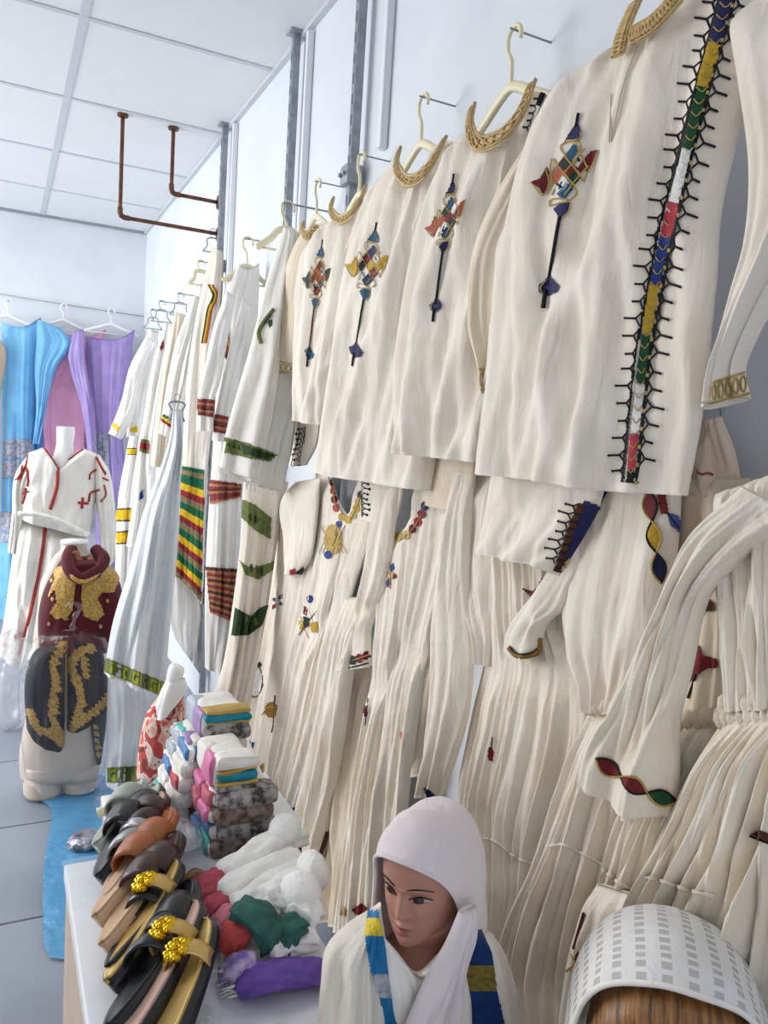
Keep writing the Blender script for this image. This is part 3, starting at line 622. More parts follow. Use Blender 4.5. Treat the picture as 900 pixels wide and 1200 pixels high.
# ================================================================== LOWER ROW: GAUZE DRESSES
DG = 'white gauze dresses on the lower row'
def vine(cl, cols, w, m=BLACK, wd=0.0035):
    """twisted two-cord vine with filled lens shapes between"""
    c = resample(np.array(cl, float), 61); t = np.gradient(c, axis=0); t /= np.linalg.norm(t, axis=1)[:, None]; nn = np.stack([-t[:, 1], t[:, 0]], 1)
    n = len(cols); it = []; ph = np.sin(np.linspace(0, np.pi * n, 61)); a = c + nn * (ph * w)[:, None]; b = c - nn * (ph * w)[:, None]
    for i, m2 in enumerate(cols):
        s = slice(int(60 * i / n), int(60 * (i + 1) / n) + 1); it.append(('f', list(a[s][::2]) + list(b[s][::-2]), m2))
    it += [('l', [tuple(p) for p in a[::3]], wd, GOLDTHREAD, 0.001), ('l', [tuple(p) for p in b[::3]], wd, m, 0.001)]
    return it
def motif(cx, cy, r, cols, rot=0.0):
    """small cross motif: four lobes with a knot"""
    it = []
    for i in range(4):
        a = rot + i * math.pi / 2; d = np.array([math.cos(a), math.sin(a)]); n = np.array([-d[1], d[0]]); c = np.array([cx, cy], float); rr = r * (1.25 if i % 2 else 0.8)
        it.append(('f', [c + d * rr * 0.25, c + d * rr * 0.6 + n * r * 0.3, c + d * rr, c + d * rr * 0.6 - n * r * 0.3], cols[i % len(cols)]))
    it.append(('l', [(cx + r * 0.35 * math.cos(x), cy + r * 0.35 * math.sin(x)) for x in np.linspace(0, 6.28, 9)], 0.003, GOLDTHREAD, 0.001))
    it.append(('l', [(cx, cy - r * 1.3), (cx, cy + r * 1.3)], 0.0025, GOLDTHREAD, 0.001))
    return it
def bead(cl, cols, r):
    c = resample(np.array(cl, float), len(cols) * 2 + 1); it = []
    for i, m2 in enumerate(cols):
        p = c[2 * i + 1]; it.append(('f', [p + (r * math.cos(x), r * 1.15 * math.sin(x)) for x in np.linspace(0, 6.28, 8)[:-1]], m2))
    it.append(('l', [tuple(p) for p in c], 0.003, GOLDTHREAD, 0.001)); return it
def ruffle(root, name, a, b, X, m=IVORY, r=0.008, n=9, seed=0):
    p = resample(np.array([P(x[0], x[1], X=x[2] if len(x) > 2 else X) for x in (a, b)]), 60); rr = r * (1 + 0.35 * np.sin(np.linspace(0, n * 6.28, 60) + seed) + 0.15 * np.sin(np.linspace(0, n * 15, 60)))
    return mk(name, *tube(p, rr, 8), m, root)
# D1: big dress at the near end
d1 = root_at('gauze_dress', 'ivory gauze dress with red and green vine on its sleeve cuff', 'dress', 850, 1210, X=0.86, group=DG)
sheet('bodice', [(838, 580), (838, 660), (845, 740), (852, 832)], [(1000, 540), (1000, 700), (1000, 822)], IVORY, d1, X=(0.885, 0.90), T=[(838, 580), (870, 570), (905, 558), (1000, 540)], th=0.02, k=7, amp=0.014, cr=0.004, seed=61, ns=80, nt=110, lean=0.2, env=0.6)
ruffle(d1, 'waistband', (849, 828), (1000, 818), 0.875, r=0.014, n=14)
ruffle(d1, 'waistband', (846, 842), (1000, 834), 0.872, r=0.013, n=15, seed=2)
sk = sheet('skirt', [(849, 842), (828, 880), (790, 960), (760, 1020), (720, 1110), (700, 1215)], [(1000, 835), (1000, 1000), (1000, 1215)], IVORY, d1, X=(0.87, 0.87), th=0.03, k=9, amp=0.035, cr=0.005, seed=62, ns=110, nt=130, lean=0.5)
decal('tier_seam', sk, [('l', [(756, 1028), (780, 1034), (810, 1044), (838, 1050)], 0.006, IVORY)], d1)
decal('brown_motif', sk, [('f', [(880, 977), (890, 973), (905, 978), (905, 992), (896, 986)], BROWN), ('l', [(879, 980), (905, 990)], 0.003, BLACK)], d1)
sl = sheet('sleeve', [(868, 570), (815, 628), (790, 690), (765, 742), (738, 815), (708, 852), (697, 888)], [(930, 600), (855, 672), (830, 705), (813, 780), (797, 850), (797, 900), (793, 955)], IVORY, d1, X=(0.845, 0.86),
    B=[(697, 888), (703, 915), (740, 942), (793, 955)], th=0.028, k=2.2, amp=0.022, cr=0.006, seed=63, ns=90, nt=60, lean=0.8)
decal('vine_cuff', sl, vine([(698, 889), (730, 912), (760, 930), (793, 940)], [RED, RED, GREEN, GREEN][:3], 9), d1)
# D2 behind, with brown motif
d2 = root_at('gauze_dress', 'ivory gauze dress with dark red forked motif behind the vine-cuff sleeve', 'dress', 760, 1110, X=0.93, group=DG)
bb = sheet('bodice', [(800, 560), (785, 680), (785, 760), (775, 850)], [(880, 560), (880, 680), (872, 760), (862, 850)], CREAM2, d2, X=0.945, th=0.012, k=3, amp=0.008, seed=71, nt=40)
decal('red_motif', bb, [('f', [(812, 760), (818, 755), (824, 768), (840, 772), (842, 782), (828, 784), (816, 792), (806, 800)], RED), ('l', [(816, 790), (806, 818)], 0.004, BLACK)], d2)
decal('brown_motif', bb, [('f', [(822, 708), (832, 702), (838, 708), (836, 716), (826, 716), (822, 722)], BROWN)], d2)
ruffle(d2, 'waistband', (778, 848), (858, 838), 0.92, CREAM2, r=0.012, n=8)
sk = sheet('skirt', [(770, 848), (735, 940), (708, 1030), (690, 1080), (672, 1112)], [(880, 845), (840, 950), (810, 1040), (790, 1115)], IVORY, d2, X=(0.915, 0.93), th=0.02, k=5, amp=0.024, seed=72, ns=80, nt=70)
decal('tier_seam', sk, [('l', [(706, 1020), (725, 1034), (745, 1044), (760, 1050)], 0.007, IVORY)], d2)
lg = root_at('linen_garment', 'crumpled beige linen garment with a pink printed tag', 'garment', 840, 575, X=0.95)
lb_ = sheet('front', [(822, 492), (815, 530), (813, 580)], [(846, 488), (862, 530), (872, 585)], cloth('beige_linen', (226, 206, 188)), lg, X=0.955, th=0.012, k=1.6, amp=0.012, cr=0.01, seed=74, nt=30, ns=40)
decal('printed_tag', lb_, [('l', [(817, 553), (823, 556), (830, 554), (836, 557)], 0.003, CRIMSON)], lg)
hanger(834, 470, 'thin wire hanger of the beige linen garment', X=0.975, m=STEEL, w=0.03, hookh=0.03)
# D3 with short sleeve and jewelled neckline
d3 = root_at('gauze_dress', 'ivory dress with short gold-edged sleeve and red, gold and blue neckline vine', 'dress', 680, 1205, X=0.90, group=DG)
bb = sheet('bodice', [(688, 560), (676, 615), (664, 660), (661, 720), (668, 765), (686, 800), (690, 832)], [(800, 560), (795, 640), (785, 700), (770, 770), (742, 835)], CREAM, d3, X=(0.90, 0.91), T=[(688, 560), (720, 550), (800, 560)], th=0.02, k=2.2, amp=0.014, cr=0.004, seed=81, ns=80, nt=70)
sl = sheet('sleeve', [(688, 590), (655, 650), (622, 702), (600, 735), (595, 760)], [(690, 660), (664, 712), (645, 728), (638, 742), (634, 766)], CREAM, d3, X=(0.885, 0.89), B=[(595, 760), (606, 771), (622, 771), (634, 766)], th=0.016, k=1.2, amp=0.012, seed=82, nt=40)
decal('sleeve_edging', sl, [('l', [(596, 760), (606, 769), (622, 768), (631, 764), (633, 748)], 0.009, mat('antique_gold', (140, 108, 44), 0.55, 0.2, 90)), ('l', [(597, 757), (607, 766), (622, 765), (630, 760)], 0.003, BLACK, 0.003)], d3)
decal('neckline_vine', bb, vine([(760, 574), (763, 605), (768, 640), (775, 684)], [RED, YELLOW, DKBLUE], 8.5) + seg_line([(774, 575), (779, 602)], [(0, 1, RED)], 10, 9)
    + [('f', [(781, 600), (795, 604), (802, 620), (797, 625), (786, 616)], mat('periwinkle_thread', (84, 100, 160), .6)), ('l', [(781, 600), (800, 624)], 0.003, DKBLUE, 0.001)], d3)
decal('shoulder_lace', bb, [('f', [(690, 592), (704, 574), (712, 576), (706, 588), (694, 604)], DKBLUE), ('l', [(690, 604), (703, 596)], 0.004, BLACK)], d3)
ruffle(d3, 'waistband', (689, 828), (742, 832), 0.885, CREAM, r=0.011, n=5)
sk = sheet('skirt', [(690, 834), (668, 900), (650, 960), (632, 1010), (606, 1075), (596, 1135), (620, 1215)], [(745, 834), (738, 900), (725, 960), (712, 1030), (700, 1090), (690, 1150), (690, 1215)], IVORY, d3, X=(0.89, 0.90), th=0.02, k=4, amp=0.028, cr=0.005, seed=83, ns=110, nt=80)
decal('tier_seam', sk, [('l', [(644, 992), (660, 990), (690, 1004), (715, 1018)], 0.006, IVORY)], d3)
o3 = sheet('skirt_fold', [(700, 1035), (685, 1075), (676, 1120), (668, 1215)], [(760, 1055), (760, 1090), (750, 1150), (745, 1215)], IVORY, d3, X=(0.865, 0.87), th=0.02, k=2.4, amp=0.02, seed=84, ns=50, nt=40)
decal('red_lobe_motif', o3, [('f', [(675, 1117), (686, 1114), (693, 1122), (690, 1134), (680, 1137), (674, 1128)], RED), ('l', [(668, 1118), (674, 1128), (663, 1138)], 0.003, GOLDTHREAD), ('l', [(684, 1070), (672, 1112)], 0.005, BROWN)], d3)
# D4
d4 = root_at('gauze_dress', 'ivory pleated gauze dress with small red motif on the skirt front', 'dress', 600, 1200, X=0.90, group=DG)
bb = sheet('bodice', [(575, 560), (572, 640), (575, 700), (570, 765), (556, 840), (540, 930), (546, 985), (560, 1035), (560, 1120), (572, 1215)], [(668, 560), (668, 660), (672, 720), (688, 765), (694, 860), (680, 930), (660, 1000), (640, 1080), (630, 1215)], IVORY, d4, X=(0.92, 0.93), th=0.016, k=7, amp=0.024, cr=0.005, seed=91, ns=170, nt=120, lean=0.3, env=0.3, gath=0.33)
sheet('sleeve', [(556, 555), (546, 610), (538, 668), (552, 715), (562, 740), (566, 775)], [(590, 560), (585, 640), (582, 700), (582, 745), (580, 780)], IVORY, d4, X=(0.91, 0.92), th=0.02, k=1.6, amp=0.012, seed=92, nt=36)
decal('red_motif', bb, [('f', [(613, 690), (622, 694), (627, 690), (630, 698), (625, 703)], RED), ('f', [(631, 685), (636, 676), (636, 690), (630, 694)], BLUEM), ('l', [(612, 690), (622, 693)], 0.003, BROWN)], d4)
sk = bb
decal('red_motif', sk, [('f', [(572, 877), (576, 874), (579, 882), (577, 893), (572, 890)], RED), ('l', [(577, 864), (576, 874)], 0.003, DKBLUE)], d4)
decal('tier_seam', sk, [('l', [(548, 984), (575, 984), (610, 1008), (655, 1014)], 0.006, IVORY)], d4)
# D5
d5 = root_at('gauze_dress', 'ivory pleated dress with red and blue cross on the chest and long sleeve', 'dress', 430, 1090, X=0.88, group=DG)
bb = sheet('bodice', [(449, 575), (448, 650), (446, 720), (440, 775), (428, 850), (414, 940), (402, 1040), (396, 1088)], [(548, 560), (540, 640), (522, 710), (500, 785), (490, 850), (478, 950), (472, 1040), (470, 1100)], IVORY, d5, X=(0.905, 0.92), T=[(449, 575), (454, 600), (461, 620), (472, 624), (483, 610), (491, 590), (496, 560), (520, 556), (548, 560)], th=0.016, k=6, amp=0.022, cr=0.005, seed=101, ns=170, nt=110, lean=0.3, env=0.3, gath=0.37)
decal('cross_motif', bb, motif(457, 674, 12, [RED, BLUEM, RED, BLUEM], 0.25), d5)
decal('beaded_neckline', bb, bead([(461, 628), (472, 629), (485, 618), (494, 602), (499, 588)], [GOLDTHREAD, GOLDTHREAD, RED, CRIMSON, RED, DKBLUE], 5), d5)
sk = bb
decal('side_motif', sk, [('f', [(425, 832), (428, 826), (431, 836), (428, 842)], RED), ('l', [(431, 818), (428, 850)], 0.003, DKBLUE)], d5)
decal('hem_motif', sk, [('f', [(412, 1066), (424, 1058), (430, 1064), (426, 1074), (416, 1072)], RED), ('f', [(398, 1072), (403, 1062), (406, 1074)], GOLDTHREAD), ('l', [(430, 1058), (436, 1074)], 0.003, GOLDTHREAD)], d5)
sl = sheet('sleeve', [(532, 552), (514, 690), (508, 742), (508, 800), (502, 870), (497, 926)], [(556, 552), (550, 690), (555, 762), (551, 830), (535, 890), (517, 936)], IVORY, d5, X=(0.88, 0.89), th=0.02, k=1.8, amp=0.014, cr=0.006, seed=103, nt=48)
decal('cuff_motif', sl, [('f', [(497, 926), (502, 925), (511, 936), (500, 934)], DKBLUE), ('l', [(496, 924), (502, 926), (513, 936)], 0.003, BLACK)], d5)
sm = sheet('inner_sleeve', [(498, 750), (474, 840), (458, 890), (464, 915)], [(522, 740), (505, 830), (496, 880), (497, 908)], CREAM2, d5, X=(0.935, 0.94), th=0.016, k=1.6, amp=0.012, seed=104, nt=36)
decal('pink_motif', sm, [('f', [(464, 860), (470, 857), (473, 866), (466, 869)], PINKT)], d5)
decal('cuff_stitch', sm, [('l', [(482, 857), (480, 870)], 0.004, BLACK)], d5)
# D6
d6 = root_at('gauze_dress', 'ivory dress with deep red and gold neckline and yellow cross motifs', 'dress', 345, 1010, X=0.88, group=DG)
bb = sheet('bodice', [(370, 555), (364, 620), (358, 690), (340, 760), (326, 840), (316, 900), (310, 946)], [(455, 555), (440, 620), (415, 692), (402, 760), (388, 840), (370, 910), (352, 955)], IVORY, d6, X=(0.905, 0.92), T=[(370, 555), (385, 556), (395, 585), (408, 604), (420, 585), (428, 555), (455, 555)], th=0.016, k=5, amp=0.02, cr=0.005, seed=111, ns=150, nt=90, lean=0.3, env=0.3, gath=0.35)
decal('neckline_beads', bb, bead([(391, 560), (391, 580), (395, 600)], [RED, ORANGE, RED, CRIMSON], 4.5) + bead([(397, 603), (405, 609), (412, 606), (418, 594), (424, 576)], [GOLDTHREAD, YELLOW, GOLDTHREAD, YELLOW, GOLDTHREAD, DKGREEN], 4.5), d6)
cxs = [('f', [(384 + 11 * math.cos(a) + 6, 632 + 18 * math.sin(a)) for a in np.linspace(0, 6.28, 13)[:-1]], GOLDTHREAD)]
rng = random.Random(3)
for i in range(14):
    a = rng.random() * 6.28; r = rng.random() ** 0.5; p = np.array([390 + 9 * r * math.cos(a), 632 + 15 * r * math.sin(a)]); cxs.append(('f', [p + (2.6, 0), p + (0, 3.2), p - (2.6, 0), p - (0, 3.2)], rng.choice([RED, DKGREEN, BLACK, BROWN, DKGREEN]), 0.001))
for k_ in range(-2, 3): cxs += [('l', [(380 + k_ * 4 + 4, 616), (394 + k_ * 4 + 4, 648)], 0.002, YELLOW, 0.0015), ('l', [(396 + k_ * 4, 616), (382 + k_ * 4, 648)], 0.002, BROWN, 0.0015)]
cxs += [('f', [(397 + 4 * math.cos(a), 614 + 4 * math.sin(a)) for a in np.linspace(0, 6.28, 8)[:-1]], BLUEM, .001), ('f', [(384 + 5 * math.cos(a), 650 + 5 * math.sin(a)) for a in np.linspace(0, 6.28, 8)[:-1]], BLUEM, .001)]
decal('cross_motif', bb, cxs, d6)
sk = bb
m6 = [('f', [(363 + 4 * math.cos(a), 702 + 5 * math.sin(a)) for a in np.linspace(0, 6.28, 8)[:-1]], BLUEM), ('f', [(356, 710), (361, 712), (359, 722), (355, 719)], RED), ('f', [(355, 722), (362, 724), (362, 734), (356, 736)], DKGREEN)]
m6 += [('f', [(350, 728), (355, 726), (356, 738), (351, 737)], YELLOW), ('f', [(363, 730), (371, 728), (373, 740), (365, 741)], YELLOW), ('l', [(371, 716), (360, 730), (350, 744)], 0.003, BROWN), ('l', [(352, 722), (358, 740), (362, 748)], 0.003, GOLDTHREAD), ('l', [(362, 716), (372, 742)], 0.002, GOLDTHREAD)]
decal('lily_motif', sk, m6, d6)
decal('hem_trim', sk, [('f', [(312, 938), (322, 944), (336, 946), (350, 946), (350, 962), (336, 962), (320, 958), (310, 950)], BROWN)], d6)
s6 = sheet('skirt_panel', [(404, 700), (388, 790), (370, 890), (352, 975), (356, 1008)], [(428, 700), (416, 780), (402, 880), (388, 955), (378, 1014)], IVORY, d6, X=(0.875, 0.885), B=[(356, 1008), (364, 1018), (372, 1018), (378, 1014)], th=0.02, k=2, amp=0.022, seed=113, ns=80, nt=44)
decal('hem_trim', s6, [('l', [(351, 990), (356, 1006), (364, 1014), (372, 1010), (378, 994), (384, 975)], 0.013, BROWN), ('l', [(355, 1000), (363, 1012), (371, 1006)], 0.004, WTHREAD, 0.004)], d6)
sl = sheet('sleeve', [(446, 556), (430, 660), (414, 735), (402, 764), (398, 786)], [(472, 556), (454, 680), (436, 735), (435, 765), (433, 782)], IVORY, d6, X=(0.885, 0.89), th=0.018, k=1.6, amp=0.012, seed=114, nt=40, gath=0.68)
decal('cuff_beads', sl, bead([(400, 776), (416, 773), (433, 767)], [GOLDTHREAD, DKGREEN, RED, RED], 5) + [('l', [(403, 784), (416, 781), (432, 777)], 0.004, BLACK)], d6)
sheet('under_skirt', [(404, 780), (398, 860), (390, 960), (384, 1072)], [(436, 780), (425, 880), (418, 980), (410, 1085)], CREAM2, d6, X=(0.925, 0.93), th=0.02, k=3, amp=0.02, seed=115, ns=80, nt=44)
# D7
d7 = root_at('gauze_dress', 'cream dress with blue and red crosses beside the stacked scarves', 'dress', 302, 940, X=0.89, group=DG)
bb = sheet('front', [(332, 585), (324, 665), (305, 735), (291, 795), (288, 870), (286, 936)], [(378, 565), (368, 690), (352, 770), (336, 860), (322, 942)], IVORY, d7, X=(0.895, 0.91), th=0.02, k=3, amp=0.02, cr=0.004, seed=121, ns=100, nt=60)
sl = sheet('sleeve', [(346, 565), (330, 590), (337, 632), (339, 674)], [(376, 560), (372, 610), (366, 650), (354, 672)], IVORY, d7, X=(0.87, 0.875), th=0.016, k=1.4, amp=0.01, seed=122, nt=36)
decal('cuff_motif', sl, [('f', [(339, 668), (346, 666), (347, 676), (340, 678)], CRIMSON), ('f', [(346, 672), (355, 664), (357, 668), (350, 677)], DKGREEN)], d7)
decal('cross_motif', bb, [('f', [(298 + 9 * math.cos(a), 798 + 18 * math.sin(a)) for a in np.linspace(0, 6.28, 11)[:-1]], WTHREAD)] + [('f', [(x - 3, y), (x, y - 4), (x + 3, y), (x, y + 4)], m_, 0.001) for x, y, m_ in
    ((304, 779, DKGREEN), (295, 790, BLUEM), (302, 788, RED), (304, 796, BLUEM), (293, 800, BLUEM), (300, 804, BLUEM), (306, 803, RED), (296, 809, RED), (293, 816, DKGREEN), (301, 796, WTHREAD))]
    + [('l', [(298 + 10 * math.cos(a), 798 + 19 * math.sin(a)) for a in np.linspace(0, 6.28, 17)], 0.003, BROWN, .001)], d7)
decal('small_cross_motif', bb, motif(325, 705, 9, [BLUEM, RED, BLUEM, BLUEM], .6), d7)
decal('ochre_motif', bb, [('f', [(318 + 8 * math.cos(a) , 832 + 10 * math.sin(a)) for a in np.linspace(0, 6.28, 10)[:-1]], mat('ochre_thread', (166, 118, 40), .6, .2, 120)), ('l', [(322, 815), (320, 850), (318, 858)], 0.005, BROWN, .001), ('l', [(306, 838), (316, 828), (330, 836)], 0.003, GOLDTHREAD, .001)], d7)
decal('blue_fleck', bb, [('f', [(292, 868), (298, 870), (296, 878)], BLUEM)], d7)
decal('ochre_fleck', bb, [('f', [(304, 898), (309, 894), (308, 908)], mat('ochre_thread', (0, 0, 0)))], d7)
decal('hem_trim', bb, [('f', [(285, 928), (300, 928), (301, 938), (286, 938)], BROWN), ('f', [(299, 932), (307, 934), (305, 942), (298, 940)], GREEN)], d7)

# ================================================================== FACE-OUT GARMENTS TOWARDS THE FAR END
OLIVE = mat('olive_weave', (118, 130, 72), 0.8, 0.15, 60, 0.5, 300); DOLIVE = mat('dark_olive_weave', (52, 74, 44), 0.8, 0.15, 60, 0.5, 300)
MAROON = mat('maroon_weave', (138, 62, 62), 0.8, 0.12, 60, 0.4, 300); TAN = mat('tan_weave', (190, 130, 90), 0.8, 0.12, 60, 0.4, 300); DKBR = mat('dark_brown_weave', (84, 56, 48), 0.8, 0.12, 60)
WGREEN = mat('woven_green', (26, 104, 72), 0.8, 0.1, 60, 0.4, 300); WYEL = mat('woven_yellow', (232, 190, 36), 0.8, 0.1, 60, 0.4, 300); WRED = mat('woven_red', (150, 44, 54), 0.8, 0.1, 60, 0.4, 300); WTAUPE = mat('woven_taupe', (140, 128, 94), 0.8, 0.1, 60, 0.4, 300)
FG = 'white dresses hanging towards the far end'
def stripes(n, a, b, c): return [(1, (a, b, c, b)[i % 4]) for i in range(n)]
mar = [(1.2, MAROON), (.8, TAN), (1, MAROON), (.6, DKBR), (.8, TAN), (1.2, MAROON)]
mar2 = [(1, DKBR), (.8, TAN), (1, MAROON), (.7, TAN)] * 4
# G1 green patterned dress
g1 = root_at('banded_dress', 'white dress with dark green leaf-patterned bands', 'dress', 275, 830, Y=2.6, group=FG)
up_ = sheet('shawl', [(333, 266), (312, 330), (295, 400), (275, 470), (263, 515), (257, 548)], [(342, 268), (349, 360), (348, 450), (340, 520), (326, 576)], WHITE, g1, Y=(2.42, 2.45), B=[(257, 548), (280, 560), (300, 570), (326, 576)], th=0.03, k=2.6, amp=0.035, cr=0.005, seed=201, ns=90, nt=60, lean=0.6)
decal('leaf_band', up_, [('f', [(264, 513), (285, 517), (325, 533), (316, 541), (285, 536), (262, 530)], OLIVE), ('f', [(282, 519), (322, 534), (312, 538), (285, 532)], DOLIVE, .001)] + [('f', [(266 + i * 6, 522 + i * 2), (269 + i * 6, 517 + i * 2), (271 + i * 6, 525 + i * 2.2)], DOLIVE, .0015) for i in range(4)], g1)
decal('chest_leaf_band', up_, [('l', [(321, 362), (310, 376), (303, 390), (306, 402)], 0.014, OLIVE), ('l', [(318, 368), (309, 380)], 0.006, DOLIVE, .006)], g1)
decal('chest_bud', up_, [('f', [(314, 376), (319, 374), (319, 381), (315, 384)], DOLIVE)], g1)
fr = Geo()
for i in range(30):
    a = i / 29; p = P(257 + 69 * a, 546 + 12 * min(1, a * 2) + 16 * a, Y=2.4); fr.add(*tube([p, p + np.array([0.004 * math.sin(i * 3), 0, -0.022])], 0.0016, 4))
fo = fr.build('fringe', WHITE, g1); fo['kind'] = 'stuff'
lo = sheet('skirt', [(286, 555), (281, 640), (271, 720), (263, 770), (251, 816)], [(338, 565), (324, 640), (312, 720), (299, 790), (290, 836)], CREAM, g1, Y=(2.55, 2.55), th=0.02, k=2.6, amp=0.03, seed=202, ns=80, nt=56)
for k_, q in enumerate(([(282, 584), (300, 592), (318, 607), (317, 632), (300, 622), (282, 606)], [(280, 656), (294, 667), (322, 657), (320, 668), (303, 679), (288, 674)], [(276, 712), (294, 722), (305, 712), (315, 709), (308, 732), (292, 744), (271, 745)])):
    c = np.mean(q, 0)
    decal('leaf_band', lo, [('f', q, (OLIVE, OLIVE, DOLIVE)[k_])] + [('f', [c + np.array(d) * 1.0 for d in ((-9 + j * 6, -3 + j * 2), (-6 + j * 6, -7 + j * 2), (-4 + j * 6, 1 + j * 2), (-7 + j * 6, 5 + j * 2))], (DOLIVE, DOLIVE, OLIVE)[k_], .0012) for j in range(3)], g1)
hanger(338, 236, 'cream hanger carrying the green banded dress', Y=2.5, w=0.1, nail=False, hookh=0.07)
# G2 maroon striped dress
g2 = root_at('banded_dress', 'white dress with maroon and tan striped bands on sleeves and skirt', 'dress', 255, 785, Y=3.25, group=FG)
bo = sheet('front', [(278, 310), (264, 345), (256, 400), (252, 480), (247, 560), (242, 640), (240, 700), (240, 782)], [(304, 308), (300, 400), (294, 500), (285, 560), (280, 640), (275, 730), (264, 788)], WHITE, g2, Y=(3.25, 3.25), T=[(278, 310), (290, 316), (304, 308)], th=0.03, k=2.4, amp=0.03, cr=0.004, seed=211, ns=110, nt=56)
bands('chest_band', bo, (263, 385), (269, 384), (252, 406), (268, 424), mar[:4], g2)
bands('skirt_band', bo, (245, 562), (283, 567), (245, 591), (282, 583), mar + mar[:2], g2)
bands('skirt_band', bo, (241, 664), (278, 667), (246, 718), (271, 728), mar2, g2)
for L, Rr, q in (([(266, 340), (251, 380), (240, 430), (232, 466), (230, 505)], [(276, 350), (266, 400), (257, 450), (251, 468), (250, 505)], ((231, 467), (252, 469), (231, 486), (250, 489))), ([(284, 350), (266, 420), (252, 485), (248, 516)], [(296, 360), (280, 430), (268, 488), (263, 518)], ((252, 485), (268, 488), (250, 506), (264, 509)))):
    s_ = sheet('sleeve', L, Rr, WHITE, g2, Y=(3.14, 3.14), th=0.022, k=1.4, amp=0.014, seed=int(L[0][0]), nt=36)
    bands('sleeve_band', s_, *q, mar, g2)
hanger(291, 278, 'cream hanger carrying the maroon striped dress', Y=3.25, w=0.1, nail=False)
# G3 rainbow dress
g3 = root_at('banded_dress', 'white dress with long green, yellow and red striped panel', 'dress', 220, 790, Y=3.9, group=FG)
bo = sheet('front', [(248, 290), (234, 350), (222, 420), (216, 480), (213, 545), (205, 610), (199, 672)], [(262, 296), (260, 350), (252, 420), (248, 500), (242, 560), (240, 620), (236, 708)], CREAM, g3, Y=(3.9, 3.9), B=[(199, 672), (208, 676), (222, 690), (236, 708)], th=0.035, k=2, amp=0.04, seed=221, ns=100, nt=56)
cyc = [(1.6, WGREEN), (1, WTAUPE), (1.9, WGREEN), (1.2, WYEL), (1.1, WRED), (.6, WTAUPE), (.8, WTAUPE)]
bands('rainbow_panel', bo, (213, 546), (240, 551), (200, 670), (236, 706), [(.6, WGREEN), (.8, WTAUPE), (1.5, WGREEN), (1.1, WYEL), (1, WRED), (1, WTAUPE), (1.2, WGREEN), (1.1, WYEL), (1, WRED), (1.1, WTAUPE), (1.2, WGREEN), (1.1, WYEL), (1, WRED), (1, WTAUPE), (1.1, WGREEN), (1.1, WYEL), (.9, WRED), (1, WTAUPE)], g3)
decal('zigzag_trim', bo, [('l', [(247 + d, 334), (252 + d, 346), (246 + d, 362), (242 + d, 385), (239 + d, 402)], 0.012, m_) for d, m_ in ((-2.2, DOLIVE), (0, WYEL), (2.2, ORANGE))], g3)
sheet('lining', [(199, 660), (196, 710), (205, 748)], [(238, 690), (240, 740), (234, 790)], WHITE, g3, Y=3.98, th=0.03, k=2.5, amp=0.03, seed=222, ns=40, nt=40)
hanger(250, 268, 'dark wire hanger hooked on the end of the lower rusty pipe', Y=4.08, m=STEEL, w=0.05, nail=False, arm=False, hookh=0.05, sc=0.7)
# G4
g4 = root_at('banded_dress', 'plain white dress with thin green, yellow and red sleeve stripes', 'dress', 207, 545, Y=4.1, group=FG)
bo = sheet('front', [(230, 335), (214, 400), (205, 460), (201, 510), (199, 640)], [(243, 330), (236, 400), (224, 460), (216, 545), (212, 640)], WHITE, g4, Y=4.15, th=0.03, k=2, amp=0.03, seed=231, ns=60, nt=40)
for L, Rr, q in (([(228, 345), (205, 405), (195, 455), (186, 508)], [(236, 350), (216, 420), (208, 460), (200, 516)], ((191, 485), (204, 492), (188, 493), (201, 502))), ([(230, 400), (212, 455), (204, 490), (199, 522)], [(238, 400), (224, 470), (216, 500), (211, 524)], ((203, 504), (214, 506), (200, 514), (213, 516)))):
    s_ = sheet('sleeve', L, Rr, WHITE, g4, Y=4.02 if L[0][0] < 229 else 4.0, th=0.025, k=1.4, amp=0.015, seed=int(L[0][1]), nt=30, ns=40)
    bands('sleeve_band', s_, *q, [(1, WGREEN), (1, WYEL), (1, WRED)], g4)
hanger(236, 305, 'cream hanger of the plain dress with thin sleeve stripes', Y=4.12, w=0.06, nail=False, hookh=0.05, sc=.8)
# G5 G6 G7
g5 = root_at('plain_dress', 'plain warm cream dress without bands, between banded dresses', 'dress', 183, 546, Y=4.5, group=FG)
sheet('front', [(205, 365), (192, 430), (181, 500), (176, 546)], [(219, 370), (212, 430), (206, 500), (200, 548)], CREAM2, g5, Y=4.5, th=0.03, k=2, amp=0.03, seed=241, ns=50, nt=36)
hanger(212, 343, 'wire hanger of the plain warm cream dress', Y=4.5, m=STEEL, w=0.06, nail=False, hookh=0.05, sc=.8)
g6 = root_at('banded_dress', 'white dress with small red bands and a red and olive cuff', 'dress', 165, 640, Y=4.8, group=FG)
bo = sheet('front', [(193, 378), (178, 430), (168, 490), (162, 520), (154, 600), (148, 640)], [(204, 380), (196, 450), (188, 510), (182, 560), (180, 640)], WHITE, g6, Y=4.8, th=0.03, k=2.4, amp=0.03, seed=251, ns=60, nt=40)
bands('cuff_band', bo, (165, 514), (175, 516), (163, 529), (174, 532), [(1, OLIVE), (2, WRED), (1, OLIVE)], g6)
decal('chest_band', bo, [('f', [(187, 405), (192, 398), (192, 408), (188, 411)], WRED)], g6)
decal('blue_tag', bo, [('f', [(164, 577), (169, 573), (168, 584), (163, 586)], BLUEM)], g6)
hanger(190, 352, 'wire hanger of the white dress with red and olive cuff', Y=4.8, m=STEEL, w=0.06, nail=False, hookh=0.05, sc=.8)
g7 = root_at('banded_dress', 'off-white dress with bright yellow bands on sleeves and skirt', 'dress', 145, 690, Y=5.2, group=FG)
